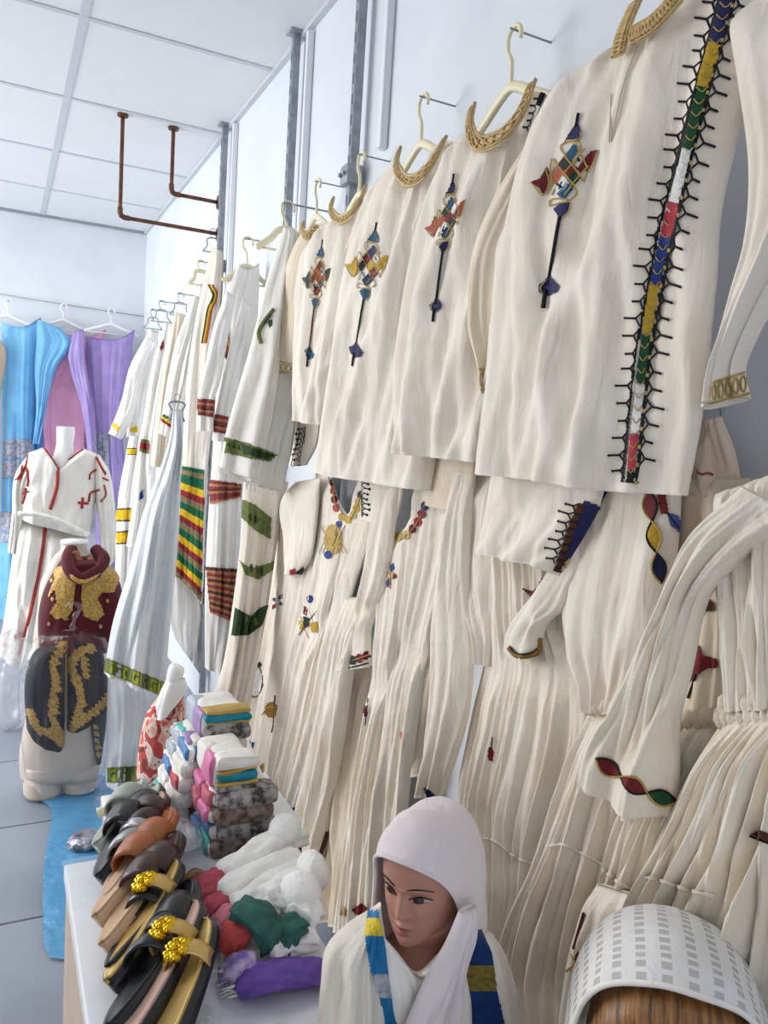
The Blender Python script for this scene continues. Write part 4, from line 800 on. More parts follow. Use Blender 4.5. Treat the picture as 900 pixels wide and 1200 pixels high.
bo = sheet('front', [(174, 386), (166, 430), (156, 490), (148, 530), (138, 590), (134, 690)], [(186, 388), (182, 440), (172, 500), (166, 540), (160, 600), (156, 690)], WHITE, g7, Y=5.25, th=0.03, k=2, amp=0.03, seed=261, ns=60, nt=40)
s_ = sheet('sleeve', [(172, 392), (152, 430), (142, 470), (127, 508)], [(180, 400), (164, 450), (156, 490), (142, 515)], WHITE, g7, Y=5.12, th=0.03, k=1.6, amp=0.02, seed=262, ns=40, nt=30)
s2_ = sheet('sleeve', [(180, 400), (160, 450), (150, 495), (148, 512)], [(184, 402), (174, 450), (166, 495), (163, 510)], WHITE, g7, Y=5.16, th=0.03, k=1.6, amp=0.02, seed=263, ns=40, nt=30)
bands('sleeve_band', s_, (132, 495), (140, 501), (130, 498), (138, 506), [(1, WYEL)], g7); bands('sleeve_band', s2_, (152, 502), (162, 499), (152, 505), (161, 507), [(1, WYEL)], g7)
for q in (((149, 525), (160, 525), (149, 533), (160, 533)), ((135, 596), (159, 595), (135, 611), (159, 611)), ((136, 623), (158, 621), (136, 638), (158, 637))): bands('skirt_band', bo, *q, [(.15, BROWN), (1, WYEL), (.15, BROWN)], g7)
decal('chest_band', bo, [('f', [(170, 410), (180, 413), (180, 419), (170, 415)], WRED)], g7)
hanger(180, 362, 'wire hanger of the dress with bright yellow bands', Y=5.2, m=STEEL, w=0.06, nail=False, hookh=0.05, sc=.8)
# sheer white dress
def sheer(name, rgb, a):
    m = cloth(name, rgb).copy(); m.name = name + '_gauze'; N = m.node_tree.nodes; L = m.node_tree.links
    tr = N.new('ShaderNodeBsdfTransparent'); mx = N.new('ShaderNodeMixShader'); mx.inputs[0].default_value = a
    L.new(tr.outputs[0], mx.inputs[1]); L.new(N['Principled BSDF'].outputs[0], mx.inputs[2]); L.new(mx.outputs[0], N['Material Output'].inputs['Surface']); return m
SHEER = sheer('sheer_white', (240, 244, 248), 0.86)
KEYG = mat('lime_key_weave', (190, 200, 60), 0.8, 0.1, 60)
wd_ = root_at('sheer_dress', 'sheer white dress with green and lime key-patterned borders', 'dress', 150, 915, Y=3.0, group=FG)
ov = sheet('overskirt', [(203, 480), (198, 515), (188, 548), (168, 600), (150, 670), (132, 730), (122, 788)], [(213, 480), (213, 515), (211, 548), (209, 620), (202, 700), (196, 760), (192, 818)], SHEER, wd_, Y=(2.95, 2.95), B=[(122, 788), (150, 796), (175, 806), (192, 818)], th=0.035, k=3.2, amp=0.05, cr=0.004, seed=271, ns=90, nt=64, lean=0.4)
un = sheet('underskirt', [(126, 780), (125, 850), (124, 918)], [(194, 800), (180, 870), (172, 918)], SHEER, wd_, Y=(3.05, 3.05), th=0.03, k=3, amp=0.04, seed=272, ns=50, nt=50)
tl, tr_, bl, br = map(np.array, ((122.5, 770), (196, 801), (122.5, 787), (193, 817)))
it = [('f', [tl, (tl + tr_) / 2, tr_, br, (bl + br) / 2, bl], OLIVE)]
def keyrow(tl, tr_, bl, br, n):
    it = []
    for i in range(n):
        a, b = (i + 0.12) / n, (i + 0.88) / n; q = lambda u, v: (tl * (1 - u) + tr_ * u) * (1 - v) + (bl * (1 - u) + br * u) * v
        m_ = KEYG if i % 3 != 1 else WTHREAD; d = (b - a)
        it += [('f', [q(a, .1), q(b, .1), q(b, .32), q(a, .32)], m_, .0015), ('f', [q(a, .3), q(a + d * .3, .3), q(a + d * .3, .9), q(a, .9)], m_, .0017), ('f', [q(a, .7), q(b, .7), q(b, .95), q(a, .95)], m_, .0015), ('f', [q(a + d * .6, .45), q(b, .45), q(b, .75), q(a + d * .6, .75)], m_, .0017)]
    return it
decal('key_border', ov, it + keyrow(tl, tr_, bl, br, 7), wd_)
tl, tr_, bl, br = map(np.array, ((125, 900), (172, 897), (125, 917), (171, 917)))
decal('key_border', un, [('f', [tl, tr_, br, bl], OLIVE)] + keyrow(tl, tr_, bl, br, 4), wd_)
hanger(208, 462, 'white hanger of the sheer key-bordered dress', Y=2.98, m=STEEL, w=0.03, nail=False, arm=False, hookh=0.04, sc=.5)

# ================================================================== FAR WALL CLOTHES
BLUEC = cloth('sky_blue_cotton', (128, 190, 232), rgb2=(116, 178, 224)); PINKC = cloth('pink_cotton', (250, 188, 220), rgb2=(242, 174, 208)); LILAC = cloth('lilac_cotton', (172, 154, 208), rgb2=(160, 142, 198))
LACE = mat('silver_lace', (178, 180, 194), 0.7, 0.2, 45, 0.8, 120, rgb2=(126, 128, 146))
YF = 6.28
fb = root_at('blue_dress', 'sky blue dress with silver lace hem bands on the far wall', 'dress', 40, 790, Y=YF)
bo = sheet('front', [(2, 378), (2, 480), (1, 600), (-4, 800)], [(48, 372), (42, 480), (40, 600), (44, 800)], BLUEC, fb, Y=YF, T=[(2, 378), (25, 384), (48, 372)], th=0.06, k=2, amp=0.05, seed=301, nt=44)
sheet('sleeve', [(44, 374), (40, 430), (42, 480), (38, 520)], [(70, 384), (86, 404), (66, 432), (46, 520)], BLUEC, fb, Y=YF - 0.05, th=0.05, k=2, amp=0.03, seed=302, nt=30)
for q in (((4, 516), (38, 514), (4, 538), (38, 536)), ((3, 541), (38, 539), (2, 560), (38, 558)), ((0, 600), (40, 598), (0, 622), (40, 620)), ((-1, 624), (40, 622), (-1, 636), (40, 634))): bands('lace_band', bo, *q, [(1, LACE)], fb, lift=0.006)
sheet('side_panel', [(38, 420), (36, 600), (34, 800)], [(52, 420), (50, 600), (52, 800)], cloth('deep_blue_cotton', (84, 140, 196)), fb, Y=YF + 0.03, th=0.03, k=1, amp=0.02, seed=303, nt=20, ns=30)
hanger(10, 350, 'white hanger above the sky blue dress', Y=YF + 0.02, m=WPLASTIC, w=0.2, group='white hangers on the far wall')
fp = root_at('pink_dress', 'pink dress squeezed between the blue and lilac dresses', 'dress', 72, 640, Y=YF)
sheet('front', [(62, 384), (58, 420), (50, 470), (56, 520), (52, 620)], [(124, 386), (112, 440), (104, 480), (100, 520), (104, 620)], PINKC, fp, Y=YF + 0.08, T=[(62, 384), (80, 392), (100, 396), (124, 386)], th=0.02, k=2, amp=0.012, seed=311, nt=40)
sheet('sleeve', [(70, 420), (48, 450), (45, 480), (46, 540)], [(82, 420), (62, 462), (58, 500), (62, 545)], PINKC, fp, Y=YF + 0.05, th=0.02, k=1.4, amp=0.01, seed=312, nt=24, ns=40)
hanger(75, 356, 'white hanger above the pink dress', Y=YF + 0.05, m=WPLASTIC, w=0.18, group='white hangers on the far wall')
fv = root_at('lilac_dress', 'lilac dress with silver lace panel on the far wall', 'dress', 120, 660, Y=YF)
bo = sheet('front', [(100, 394), (104, 440), (110, 500), (112, 540), (112, 660)], [(158, 386), (152, 430), (144, 500), (148, 560), (150, 680)], LILAC, fv, Y=YF - 0.02, T=[(100, 394), (125, 398), (142, 396), (158, 386)], th=0.06, k=2.6, amp=0.06, seed=321, nt=44)
sheet('sleeve', [(86, 388), (80, 420), (96, 480), (104, 540)], [(98, 386), (100, 420), (108, 480), (112, 545)], LILAC, fv, Y=YF - 0.1, th=0.04, k=1.4, amp=0.03, seed=322, nt=24, ns=40)
bands('lace_panel', bo, (111, 508), (128, 508), (112, 556), (128, 560), [(1, LACE)], fv, lift=0.006)
hanger(131, 361, 'white hanger above the lilac dress', Y=YF + 0.0, m=WPLASTIC, w=0.2, group='white hangers on the far wall')
fc = root_at('cream_sleeve_dress', 'beige garment edge beside the sky blue dress on the far wall', 'dress', -6, 620, Y=YF)
sheet('front', [(-60, 390), (-60, 600)], [(-4, 392), (7, 410), (6, 430), (0, 470), (-4, 600)], cloth('beige_cotton', (214, 190, 166)), fc, Y=YF - 0.1, th=0.05, k=2, amp=0.03, seed=331, nt=30, ns=40)
wl = thing('wall_wire', 'thin wire strung along the far wall above the pastel dresses', 'wire', P(70, 356, Y=YB - 0.02))
mk('wire', *tube([P(-120, 325, Y=YB - 0.015), P(70, 356, Y=YB - 0.02), P(168, 371, Y=YB - 0.015)], 0.003, 6), STEEL, wl)

# ================================================================== MANNEQUINS ALONG THE FLOOR
MWHITE = mat('white_mannequin', (246, 246, 246), 0.35, 0.01, 4, spec=0.5); MBEIGE = mat('beige_mannequin', (216, 202, 188), 0.4, 0.03, 4, spec=0.5)
def tubepx(name, pts, rads, m, root, Y=None, X=None, n=24, squash=1.0, ns=40):
    p = np.array([P(a, b, Y=Y, X=X) for a, b in pts]); q = np.c_[p, np.array(rads)]; q = resample(q, ns)
    return mk(name, *tube(q[:, :3], q[:, 3], n, squash=squash), m, root)
YM = 4.2
m3 = root_at('dressed_mannequin', 'headless white mannequin in a belted white dress with red embroidery', 'mannequin', 60, 1000, Y=YM)
tubepx('neck', [(77, 500), (77, 507), (76, 522), (75, 545), (70, 600)], [0.052, 0.054, 0.05, 0.075, 0.1], MWHITE, m3, Y=YM, squash=0.8)
tubepx('stand', [(60, 700), (55, 800), (52, 880)], [0.02, 0.02, 0.02], STEEL, m3, Y=YM, n=12)
bo = sheet('bodice', [(34, 530), (23, 560), (20, 606)], [(114, 532), (113, 580), (104, 628)], WHITE, m3, Y=YM - 0.03, T=[(34, 530), (44, 527), (52, 525), (60, 536), (68, 548), (82, 537), (97, 526), (106, 528), (114, 532)], th=0.11, k=3, amp=0.02, seed=401, ns=60, nt=60)
sk = sheet('skirt', [(21, 604), (12, 670), (4, 730), (-4, 764)], [(104, 628), (100, 670), (92, 730), (88, 790)], WHITE, m3, Y=YM - 0.03, th=0.12, k=4, amp=0.05, seed=402, ns=60, nt=60)
sA = sheet('sleeve', [(34, 531), (17, 558), (14, 600), (9, 645)], [(42, 540), (30, 572), (27, 610), (22, 648)], WHITE, m3, Y=YM - 0.02, th=0.06, k=1.6, amp=0.03, seed=403, nt=30, ns=50)
sB = sheet('sleeve', [(108, 534), (112, 590), (117, 625), (120, 662)], [(116, 532), (129, 555), (135, 600), (135, 655)], WHITE, m3, Y=YM - 0.06, th=0.06, k=1.6, amp=0.03, seed=404, nt=30, ns=50)
REDE = mat('brick_red_embroidery', (170, 62, 54), 0.7, 0.12, 80)
sash = [P(a, b, Y=YM - 0.2) for a, b in ((21, 602), (45, 603), (75, 612), (104, 627))]
mk('sash', *tube(resample(np.array(sash), 40), 0.026 + 0.003 * np.sin(np.arange(40)), 10, squash=0.45), WHITE, m3)
decal('neckline_embroidery', bo, [('l', [(52, 526), (60, 537), (68, 547), (82, 538), (97, 527)], 0.013, REDE), ('l', [(68, 547), (67, 570), (62, 588), (59, 597)], 0.018, REDE)], m3, lift=0.004)
decal('front_embroidery', sk, [('l', [(54, 612), (49, 650), (40, 700), (28, 748), (22, 768)], 0.018, REDE)], m3, lift=0.004)
sp = [('l', [(33, 534), (30, 546), (24, 556), (20, 562)], 0.012, REDE), ('l', [(31, 548), (33, 562), (32, 570)], 0.01, REDE), ('l', [(26, 546), (24, 560), (18, 562)], 0.012, REDE), ('l', [(30, 572), (29, 582), (26, 590)], 0.012, REDE), ('l', [(34, 576), (26, 578)], 0.008, REDE)]
decal('shoulder_embroidery', [bo, sA], sp, m3, lift=0.004)
sp = [('l', [(113, 536), (118, 546), (124, 556)], 0.012, REDE), ('l', [(113, 550), (106, 555), (105, 562)], 0.01, REDE), ('l', [(116, 574), (106, 578), (104, 588)], 0.012, REDE), ('l', [(91, 589), (103, 590)], 0.014, REDE), ('l', [(97, 583), (96, 596)], 0.014, REDE), ('l', [(122, 568), (124, 580), (118, 588)], 0.008, REDE), ('l', [(120, 560), (127, 563)], 0.01, REDE)]
decal('shoulder_embroidery', [bo, sB], sp, m3, lift=0.004)
decal('hem_embroidery', sk, [('f', [(16, 744), (24, 742), (24, 748), (17, 750)], REDE), ('f', [(0, 754), (6, 750), (7, 757), (1, 760)], REDE)], m3, lift=0.004)
mk('base', *tube([(*P(52, 880, Y=YM)[:2], 0.0), (*P(52, 880, Y=YM)[:2], 0.015)], 0.17, 32), STEEL, m3)
mk('stand_pole', *tube([P(52, 870, Y=YM), (*P(52, 880, Y=YM)[:2], 0.01)], 0.016, 12), STEEL, m3)

# torso mannequin with burgundy jacket and navy vest
YJ = 3.25
m4 = thing('dressed_mannequin', 'beige half-body mannequin in burgundy jacket and plastic-wrapped navy vest', 'mannequin', (*P(70, 930, Y=YJ)[:2], 0.01))
def cpx(px, py, rx, ry, Y=YJ): p = P(px, py, Y=Y); return (p[2], p[0], p[1], rx, ry)
secs = [cpx(71, 906, .148, .1), cpx(71, 880, .152, .11), cpx(72, 850, .14, .105), cpx(74, 800, .115, .09), cpx(77, 750, .12, .095), cpx(82, 715, .12, .085), cpx(88, 680, .125, .07), cpx(89, 664, .10, .06), cpx(87, 652, .075, .055), cpx(87, 644, .05, .048), cpx(87, 636, .05, .048)]
g = Geo(); g.add(*rings(secs[::1], 40, 70, 2.2))
z0 = 0.012
for px, rx in ((50, .072), (93, .07)):
    a = P(px, 900, Y=YJ - 0.0); g.add(*rings([(z0, a[0], a[1], rx * .97, .1), (z0 + .06, a[0], a[1], rx, .105), (a[2] + 0.03, a[0], a[1], rx, .1)], 28, 14, 2.6))
g.build('body', MBEIGE, m4)
mk('neck_cap', *tube([P(87, 637, Y=YJ), P(87, 633, Y=YJ)], 0.051, 24), MWHITE, m4)
BURG = mat('burgundy_velvet', (92, 20, 34), 0.8, 0.15, 8, 0.2, 200, sheen=0.08); NAVY = mat('navy_velvet', (24, 27, 40), 0.6, 0.15, 8, 0.2, 200)
GOLDE = mat('gold_bullion_embroidery', (204, 166, 84), 0.5, 0.2, 120, 1.0, 220, metal=0.25, rgb2=(150, 112, 44), spec=0.5)
jk = sheet('jacket', [(70, 658), (52, 690), (45, 720), (45, 756)], [(118, 656), (138, 676), (144, 715), (130, 760)], BURG, m4, Y=YJ - 0.05, T=[(70, 658), (87, 653), (104, 652), (118, 656)], th=0.1, k=2, amp=0.012, cr=0.003, seed=411, ns=60, nt=60)
ga = [('f', [(62, 667), (78, 660), (88, 680), (87, 702), (84, 716), (76, 728), (72, 724), (66, 726), (58, 718), (66, 706), (64, 690), (56, 700), (58, 690), (64, 680)], GOLDE)]
gb = [('f', [(96, 682), (108, 668), (120, 656), (134, 664), (143, 674), (138, 684), (134, 694), (120, 694), (114, 702), (119, 710), (122, 720), (114, 728), (106, 726), (98, 722), (95, 700)], GOLDE)]
rng = random.Random(5)
def leaves(path, n, r, m_, seed, lift=0.002):
    rg = random.Random(seed); c = resample(np.array(path, float), n); out = []
    for i, p in enumerate(c):
        for s in (-1, 1):
            a = rg.random() * 0.8 + (0.6 if s > 0 else 2.2); d = np.array([math.cos(a) * s, math.sin(a) * 0.9]) ; nn = np.array([-d[1], d[0]]); q = p + d * r * 0.6
            out.append(('f', [q - d * r, q + nn * r * .55, q + d * r, q - nn * r * .55], m_, lift * rg.random()))
    return out
decal('gold_panel', jk, ga + leaves([(76, 664), (72, 690), (74, 722)], 8, 5, GOLDTHREAD, 1, .004), m4, lift=0.006)
decal('gold_panel', jk, gb + leaves([(124, 664), (108, 690), (106, 722)], 8, 5, GOLDTHREAD, 2, .004), m4, lift=0.006)
for x, y in ((60, 680), (61, 702), (57, 731), (126, 704), (118, 734)): decal('gold_sequin', jk, [('f', [(x + 2 * math.cos(a), y + 2.6 * math.sin(a)) for a in np.linspace(0, 6.28, 7)[:-1]], GOLDTHREAD)], m4, lift=0.006)
cl_ = np.array([P(a, b, Y=y) for a, b, y in ((86, 642, YJ - .02), (80, 652, YJ - .09), (82, 668, YJ - .16), (94, 678, YJ - .185), (110, 672, YJ - .16), (122, 656, YJ - .09), (112, 644, YJ - .02))])
co = mk('jacket_collar', *tube(resample(cl_, 40), 0.024, 10), BURG, m4)
mk('collar_braid', *tube(resample(cl_, 40)[4:-4] + np.array([0, -0.02, -0.008]), 0.010, 8), GOLDE, co)
mk('collar_band', *tube(resample(np.array([P(a, b, Y=YJ - .1) for a, b in ((88, 646), (92, 656), (100, 660), (110, 654))]), 20), 0.014, 8), mat('rose_gold_braid', (160, 104, 78), .6, .2, 90), co)
va = sheet('vest_front', [(64, 750), (40, 764), (29, 800), (31, 852)], [(80, 742), (78, 790), (76, 840), (73, 876)], NAVY, m4, Y=YJ - 0.1, B=[(31, 852), (42, 862), (56, 870), (73, 876)], th=0.07, k=1.4, amp=0.012, seed=421, ns=50, nt=40)
vb = sheet('vest_front', [(80, 742), (79, 800), (78, 854)], [(118, 752), (126, 790), (128, 820)], NAVY, m4, Y=YJ - 0.1, B=[(78, 854), (92, 850), (110, 838), (128, 820)], th=0.07, k=1.4, amp=0.012, seed=422, ns=50, nt=40)
vc = sheet('vest_side', [(104, 842), (106, 870), (112, 892)], [(126, 818), (124, 850), (118, 888)], NAVY, m4, Y=YJ - 0.04, th=0.05, k=1, amp=0.006, seed=423, ns=30, nt=20)
decal('gold_leaves', va, leaves([(70, 752), (60, 775), (62, 800), (58, 830), (66, 855), (72, 870)], 20, 8, GOLDE, 11) + leaves([(32, 832), (40, 850), (55, 856), (66, 866)], 11, 8, GOLDE, 12) + [('l', [(78, 745), (77, 800), (75, 870)], 0.006, GOLDTHREAD)], m4, lift=0.005)
decal('gold_leaves', vb, leaves([(104, 756), (86, 764), (80, 778), (88, 800), (92, 822), (84, 846)], 20, 8, GOLDE, 13) + leaves([(82, 850), (98, 838), (114, 826), (124, 814)], 11, 7, GOLDE, 14) + leaves([(96, 772), (98, 790)], 4, 6, GOLDE, 15), m4, lift=0.005)
decal('gold_leaves', vc, leaves([(110, 850), (112, 870), (114, 882)], 5, 5, GOLDE, 16), m4, lift=0.005)
FILM = film('clear_film', alpha=0.015, rough=0.14)
sheet('plastic_wrap', [(74, 736), (38, 752), (22, 800), (24, 860), (30, 912)], [(92, 732), (124, 746), (131, 800), (130, 860), (121, 908)], FILM, m4, Y=YJ - 0.14, B=[(30, 912), (60, 918), (100, 916), (121, 908)], th=0.085, k=3.5, amp=0.02, cr=0.016, seed=431, ns=90, nt=90)
mk('wrap_knot', *tube(resample(np.array([P(a, b, Y=YJ - .2) for a, b in ((78, 712), (86, 706), (94, 712), (88, 722), (84, 740))]), 24), 0.009 + 0.003 * np.sin(np.arange(24)), 8), FILM, m4)

# coral patterned bust
YP = 2.6
m5 = thing('dressed_bust', 'small white bust in a coral floral top beyond the table end', 'mannequin', (*P(190, 900, Y=YP)[:2], 0.0))
def floral(name, cols, sc):
    m = mat(name, cols[0], 0.8, 0.1); N = m.node_tree.nodes; L = m.node_tree.links; b = N['Principled BSDF']
    tc = N.new('ShaderNodeTexCoord'); vo = N.new('ShaderNodeTexNoise'); vo.inputs['Scale'].default_value = sc; vo.inputs['Detail'].default_value = 2; vo.inputs['Distortion'].default_value = 1.6
    rp = N.new('ShaderNodeValToRGB'); rp.color_ramp.interpolation = 'CONSTANT'; e = rp.color_ramp.elements
    e[0].position = 0; e[0].color = lin(cols[0]); e[1].position = 0.42; e[1].color = lin(cols[1])
    for i, p in enumerate((0.5, 0.56, 0.66)): x = e.new(p); x.color = lin(cols[(i + 2) % len(cols)])
    L.new(tc.outputs['Object'], vo.inputs['Vector']); L.new(vo.outputs['Fac'], rp.inputs[0]); L.new(rp.outputs[0], b.inputs['Base Color']); return m
FLOR = floral('coral_floral_print', [(206, 96, 84), (232, 168, 154), (226, 214, 206), (196, 84, 76), (120, 62, 58)], 11)
sheet('top', [(188, 812), (171, 838), (162, 880), (158, 940)], [(214, 796), (216, 850), (214, 930)], FLOR, m5, Y=YP, T=[(190, 812), (196, 836), (206, 824), (214, 796)], th=0.06, k=2, amp=0.014, seed=441, ns=50, nt=40)
tubepx('neck', [(209, 780), (207, 784), (203, 800), (199, 812), (192, 830), (187, 840)], [0.023, 0.027, 0.026, 0.031, 0.028, 0.010], MWHITE, m5, Y=YP - 0.05)
sheet('chest_plate', [(197, 798), (189, 820), (184, 843)], [(217, 794), (219, 808), (196, 838)], MWHITE, m5, Y=YP - 0.065, th=0.02, k=1, amp=0.0, cr=0.0, seed=442, ns=24, nt=20)
c0 = P(190, 920, Y=YP); mk('body', *rings([(0.0, c0[0], c0[1] + .04, .07, .05), (.2, c0[0], c0[1] + .04, .075, .055), (.45, c0[0] + .02, c0[1] + .04, .06, .05)], 28, 20), MWHITE, m5)

# ================================================================== TABLES
ZT = 0.72
TAN_W = mat('tan_chipboard', (186, 168, 152), 0.6, 0.06, 14, 0.1, 80); TWH = mat('white_table_laminate', (238, 241, 246), 0.3, 0.01, 3, spec=0.5)
def table(x0, x1, y0, y1, label):
    t = thing('display_table', label, 'table', ((x0 + x1) / 2, (y0 + y1) / 2, 0), 'white display tables')
    mk('table_top', *bevelbox(x0, x1, y0, y1, ZT - 0.03, ZT - 0.001, 0.004, 2), TWH, t)
    mk('side_panel', *bevelbox(x0 + 0.004, x0 + 0.022, y0 + 0.01, y1 - 0.004, 0, ZT - 0.03, 0.002, 1), TAN_W, t)
    mk('side_panel', *bevelbox(x1 - 0.022, x1 - 0.004, y0 + 0.01, y1 - 0.004, 0, ZT - 0.03, 0.002, 1), TAN_W, t)
    mk('end_panel', *bevelbox(x0 + 0.022, x1 - 0.022, y1 - 0.022, y1 - 0.004, 0, ZT - 0.03, 0.002, 1), TAN_W, t)
    return t
table(0.1115, 0.46, 0.15, 1.392, 'white table with tan side carrying the row of sandals')
table(0.20, 0.56, 1.398, 1.64, 'shorter white table end carrying the stacks of folded scarves')
GLOSSF = film('table_film', (255, 255, 255), 0.12, 0.06)
def lay(name, x0, x1, y0, y1, z, amp, m, label, cat, nx=70, ny=160, over=0.05, seed=1, wl=(0.03, 0.14)):
    X_, Y_ = np.meshgrid(np.linspace(x0, x1, nx), np.linspace(y0, y1, ny), indexing='ij'); p = np.stack([X_, Y_, np.full_like(X_, z)], 2)
    h = np.abs(crumple(p, amp, seed, wl, 12)); p[..., 2] += h
    d = np.minimum(X_ - x0, 0.02) 
    i = np.arange(nx * ny).reshape(nx, ny); f = np.stack([i[:-1, :-1], i[1:, :-1], i[1:, 1:], i[:-1, 1:]], 2).reshape(-1, 4)
    o = mk(name, p.reshape(-1, 3), f.tolist(), m); return setp(o, label, cat)
lay('plastic_cover', 0.108, 0.455, 0.2, 1.40, ZT + 0.001, 0.006, GLOSSF, 'clear crinkled plastic film lying over the sandal table', 'plastic film')
BLUEP = film('blue_film', (92, 172, 224), 0.82, 0.25)
def floorsheet():
    L = resample(np.array([P(a, b, Z=0.004) for a, b in ((44, 938), (60, 950), (52, 1010), (50, 1060), (52, 1110), (58, 1124))]), 80); Rr = resample(np.array([P(a, b, Z=0.004) for a, b in ((150, 895), (150, 940), (130, 1000), (116, 1060), (112, 1100), (106, 1130))]), 80)
    t = np.linspace(0, 1, 50)[None, :, None]; p = L[:, None] * (1 - t) + Rr[:, None] * t; p[..., 2] += np.abs(crumple(p, 0.016, 9, (0.06, 0.3), 12)) + 0.002
    i = np.arange(80 * 50).reshape(80, 50); f = np.stack([i[:-1, :-1], i[1:, :-1], i[1:, 1:], i[:-1, 1:]], 2).reshape(-1, 4)
    o = mk('blue_plastic_sheet', p.reshape(-1, 3), f.tolist(), BLUEP)
    setp(o, 'blue plastic sheet spread on the grey floor beside the table', 'plastic sheet')
floorsheet()
def lump(name, c, r, m, label, cat, seed, amp=0.25, group=None, root=None, n=36, rot=0.0):
    th, ph = np.meshgrid(np.linspace(0, np.pi, n), np.linspace(0, 2 * np.pi, n * 2, endpoint=False), indexing='ij')
    d = np.stack([np.sin(th) * np.cos(ph), np.sin(th) * np.sin(ph), np.cos(th)], 2); k = 1 + crumple(d, amp, seed, (0.5, 1.6), 9); p = d * k[..., None] * np.array(r)
    ca_, sa_ = math.cos(rot), math.sin(rot); p = np.stack([p[..., 0] * ca_ - p[..., 1] * sa_, p[..., 0] * sa_ + p[..., 1] * ca_, p[..., 2]], 2) + np.array(c)
    i = np.arange(n * 2 * n).reshape(n, 2 * n); j = np.roll(i, -1, 1); f = np.stack([i[:-1], i[1:], j[1:], j[:-1]], 2).reshape(-1, 4).tolist()
    o = mk(name, p.reshape(-1, 3), f, m, root)
    if root is None: setp(o, label, cat, group)
    BVH[o.name] = BVHTree.FromPolygons([tuple(v) for v in p.reshape(-1, 3).tolist()], [tuple(q) for q in f])
    return o
q = P(102, 985, Z=0.03); lump('foil_packet', q, (0.07, 0.06, 0.03), mat('foil_print', (190, 190, 205), 0.25, 0.3, 25, metal=0.6, rgb2=(70, 60, 84)), 'crumpled silver and purple packet on the blue plastic sheet', 'packet', 5)
q = P(14, 772, Y=4.0); lump('plastic_bag', (q[0], q[1], 0.23), (0.14, 0.12, 0.24), film('bag_film', (250, 250, 255), 0.35, 0.15), 'clear crumpled plastic bag under the hem of the embroidered dress', 'plastic bag', 7, 0.35)

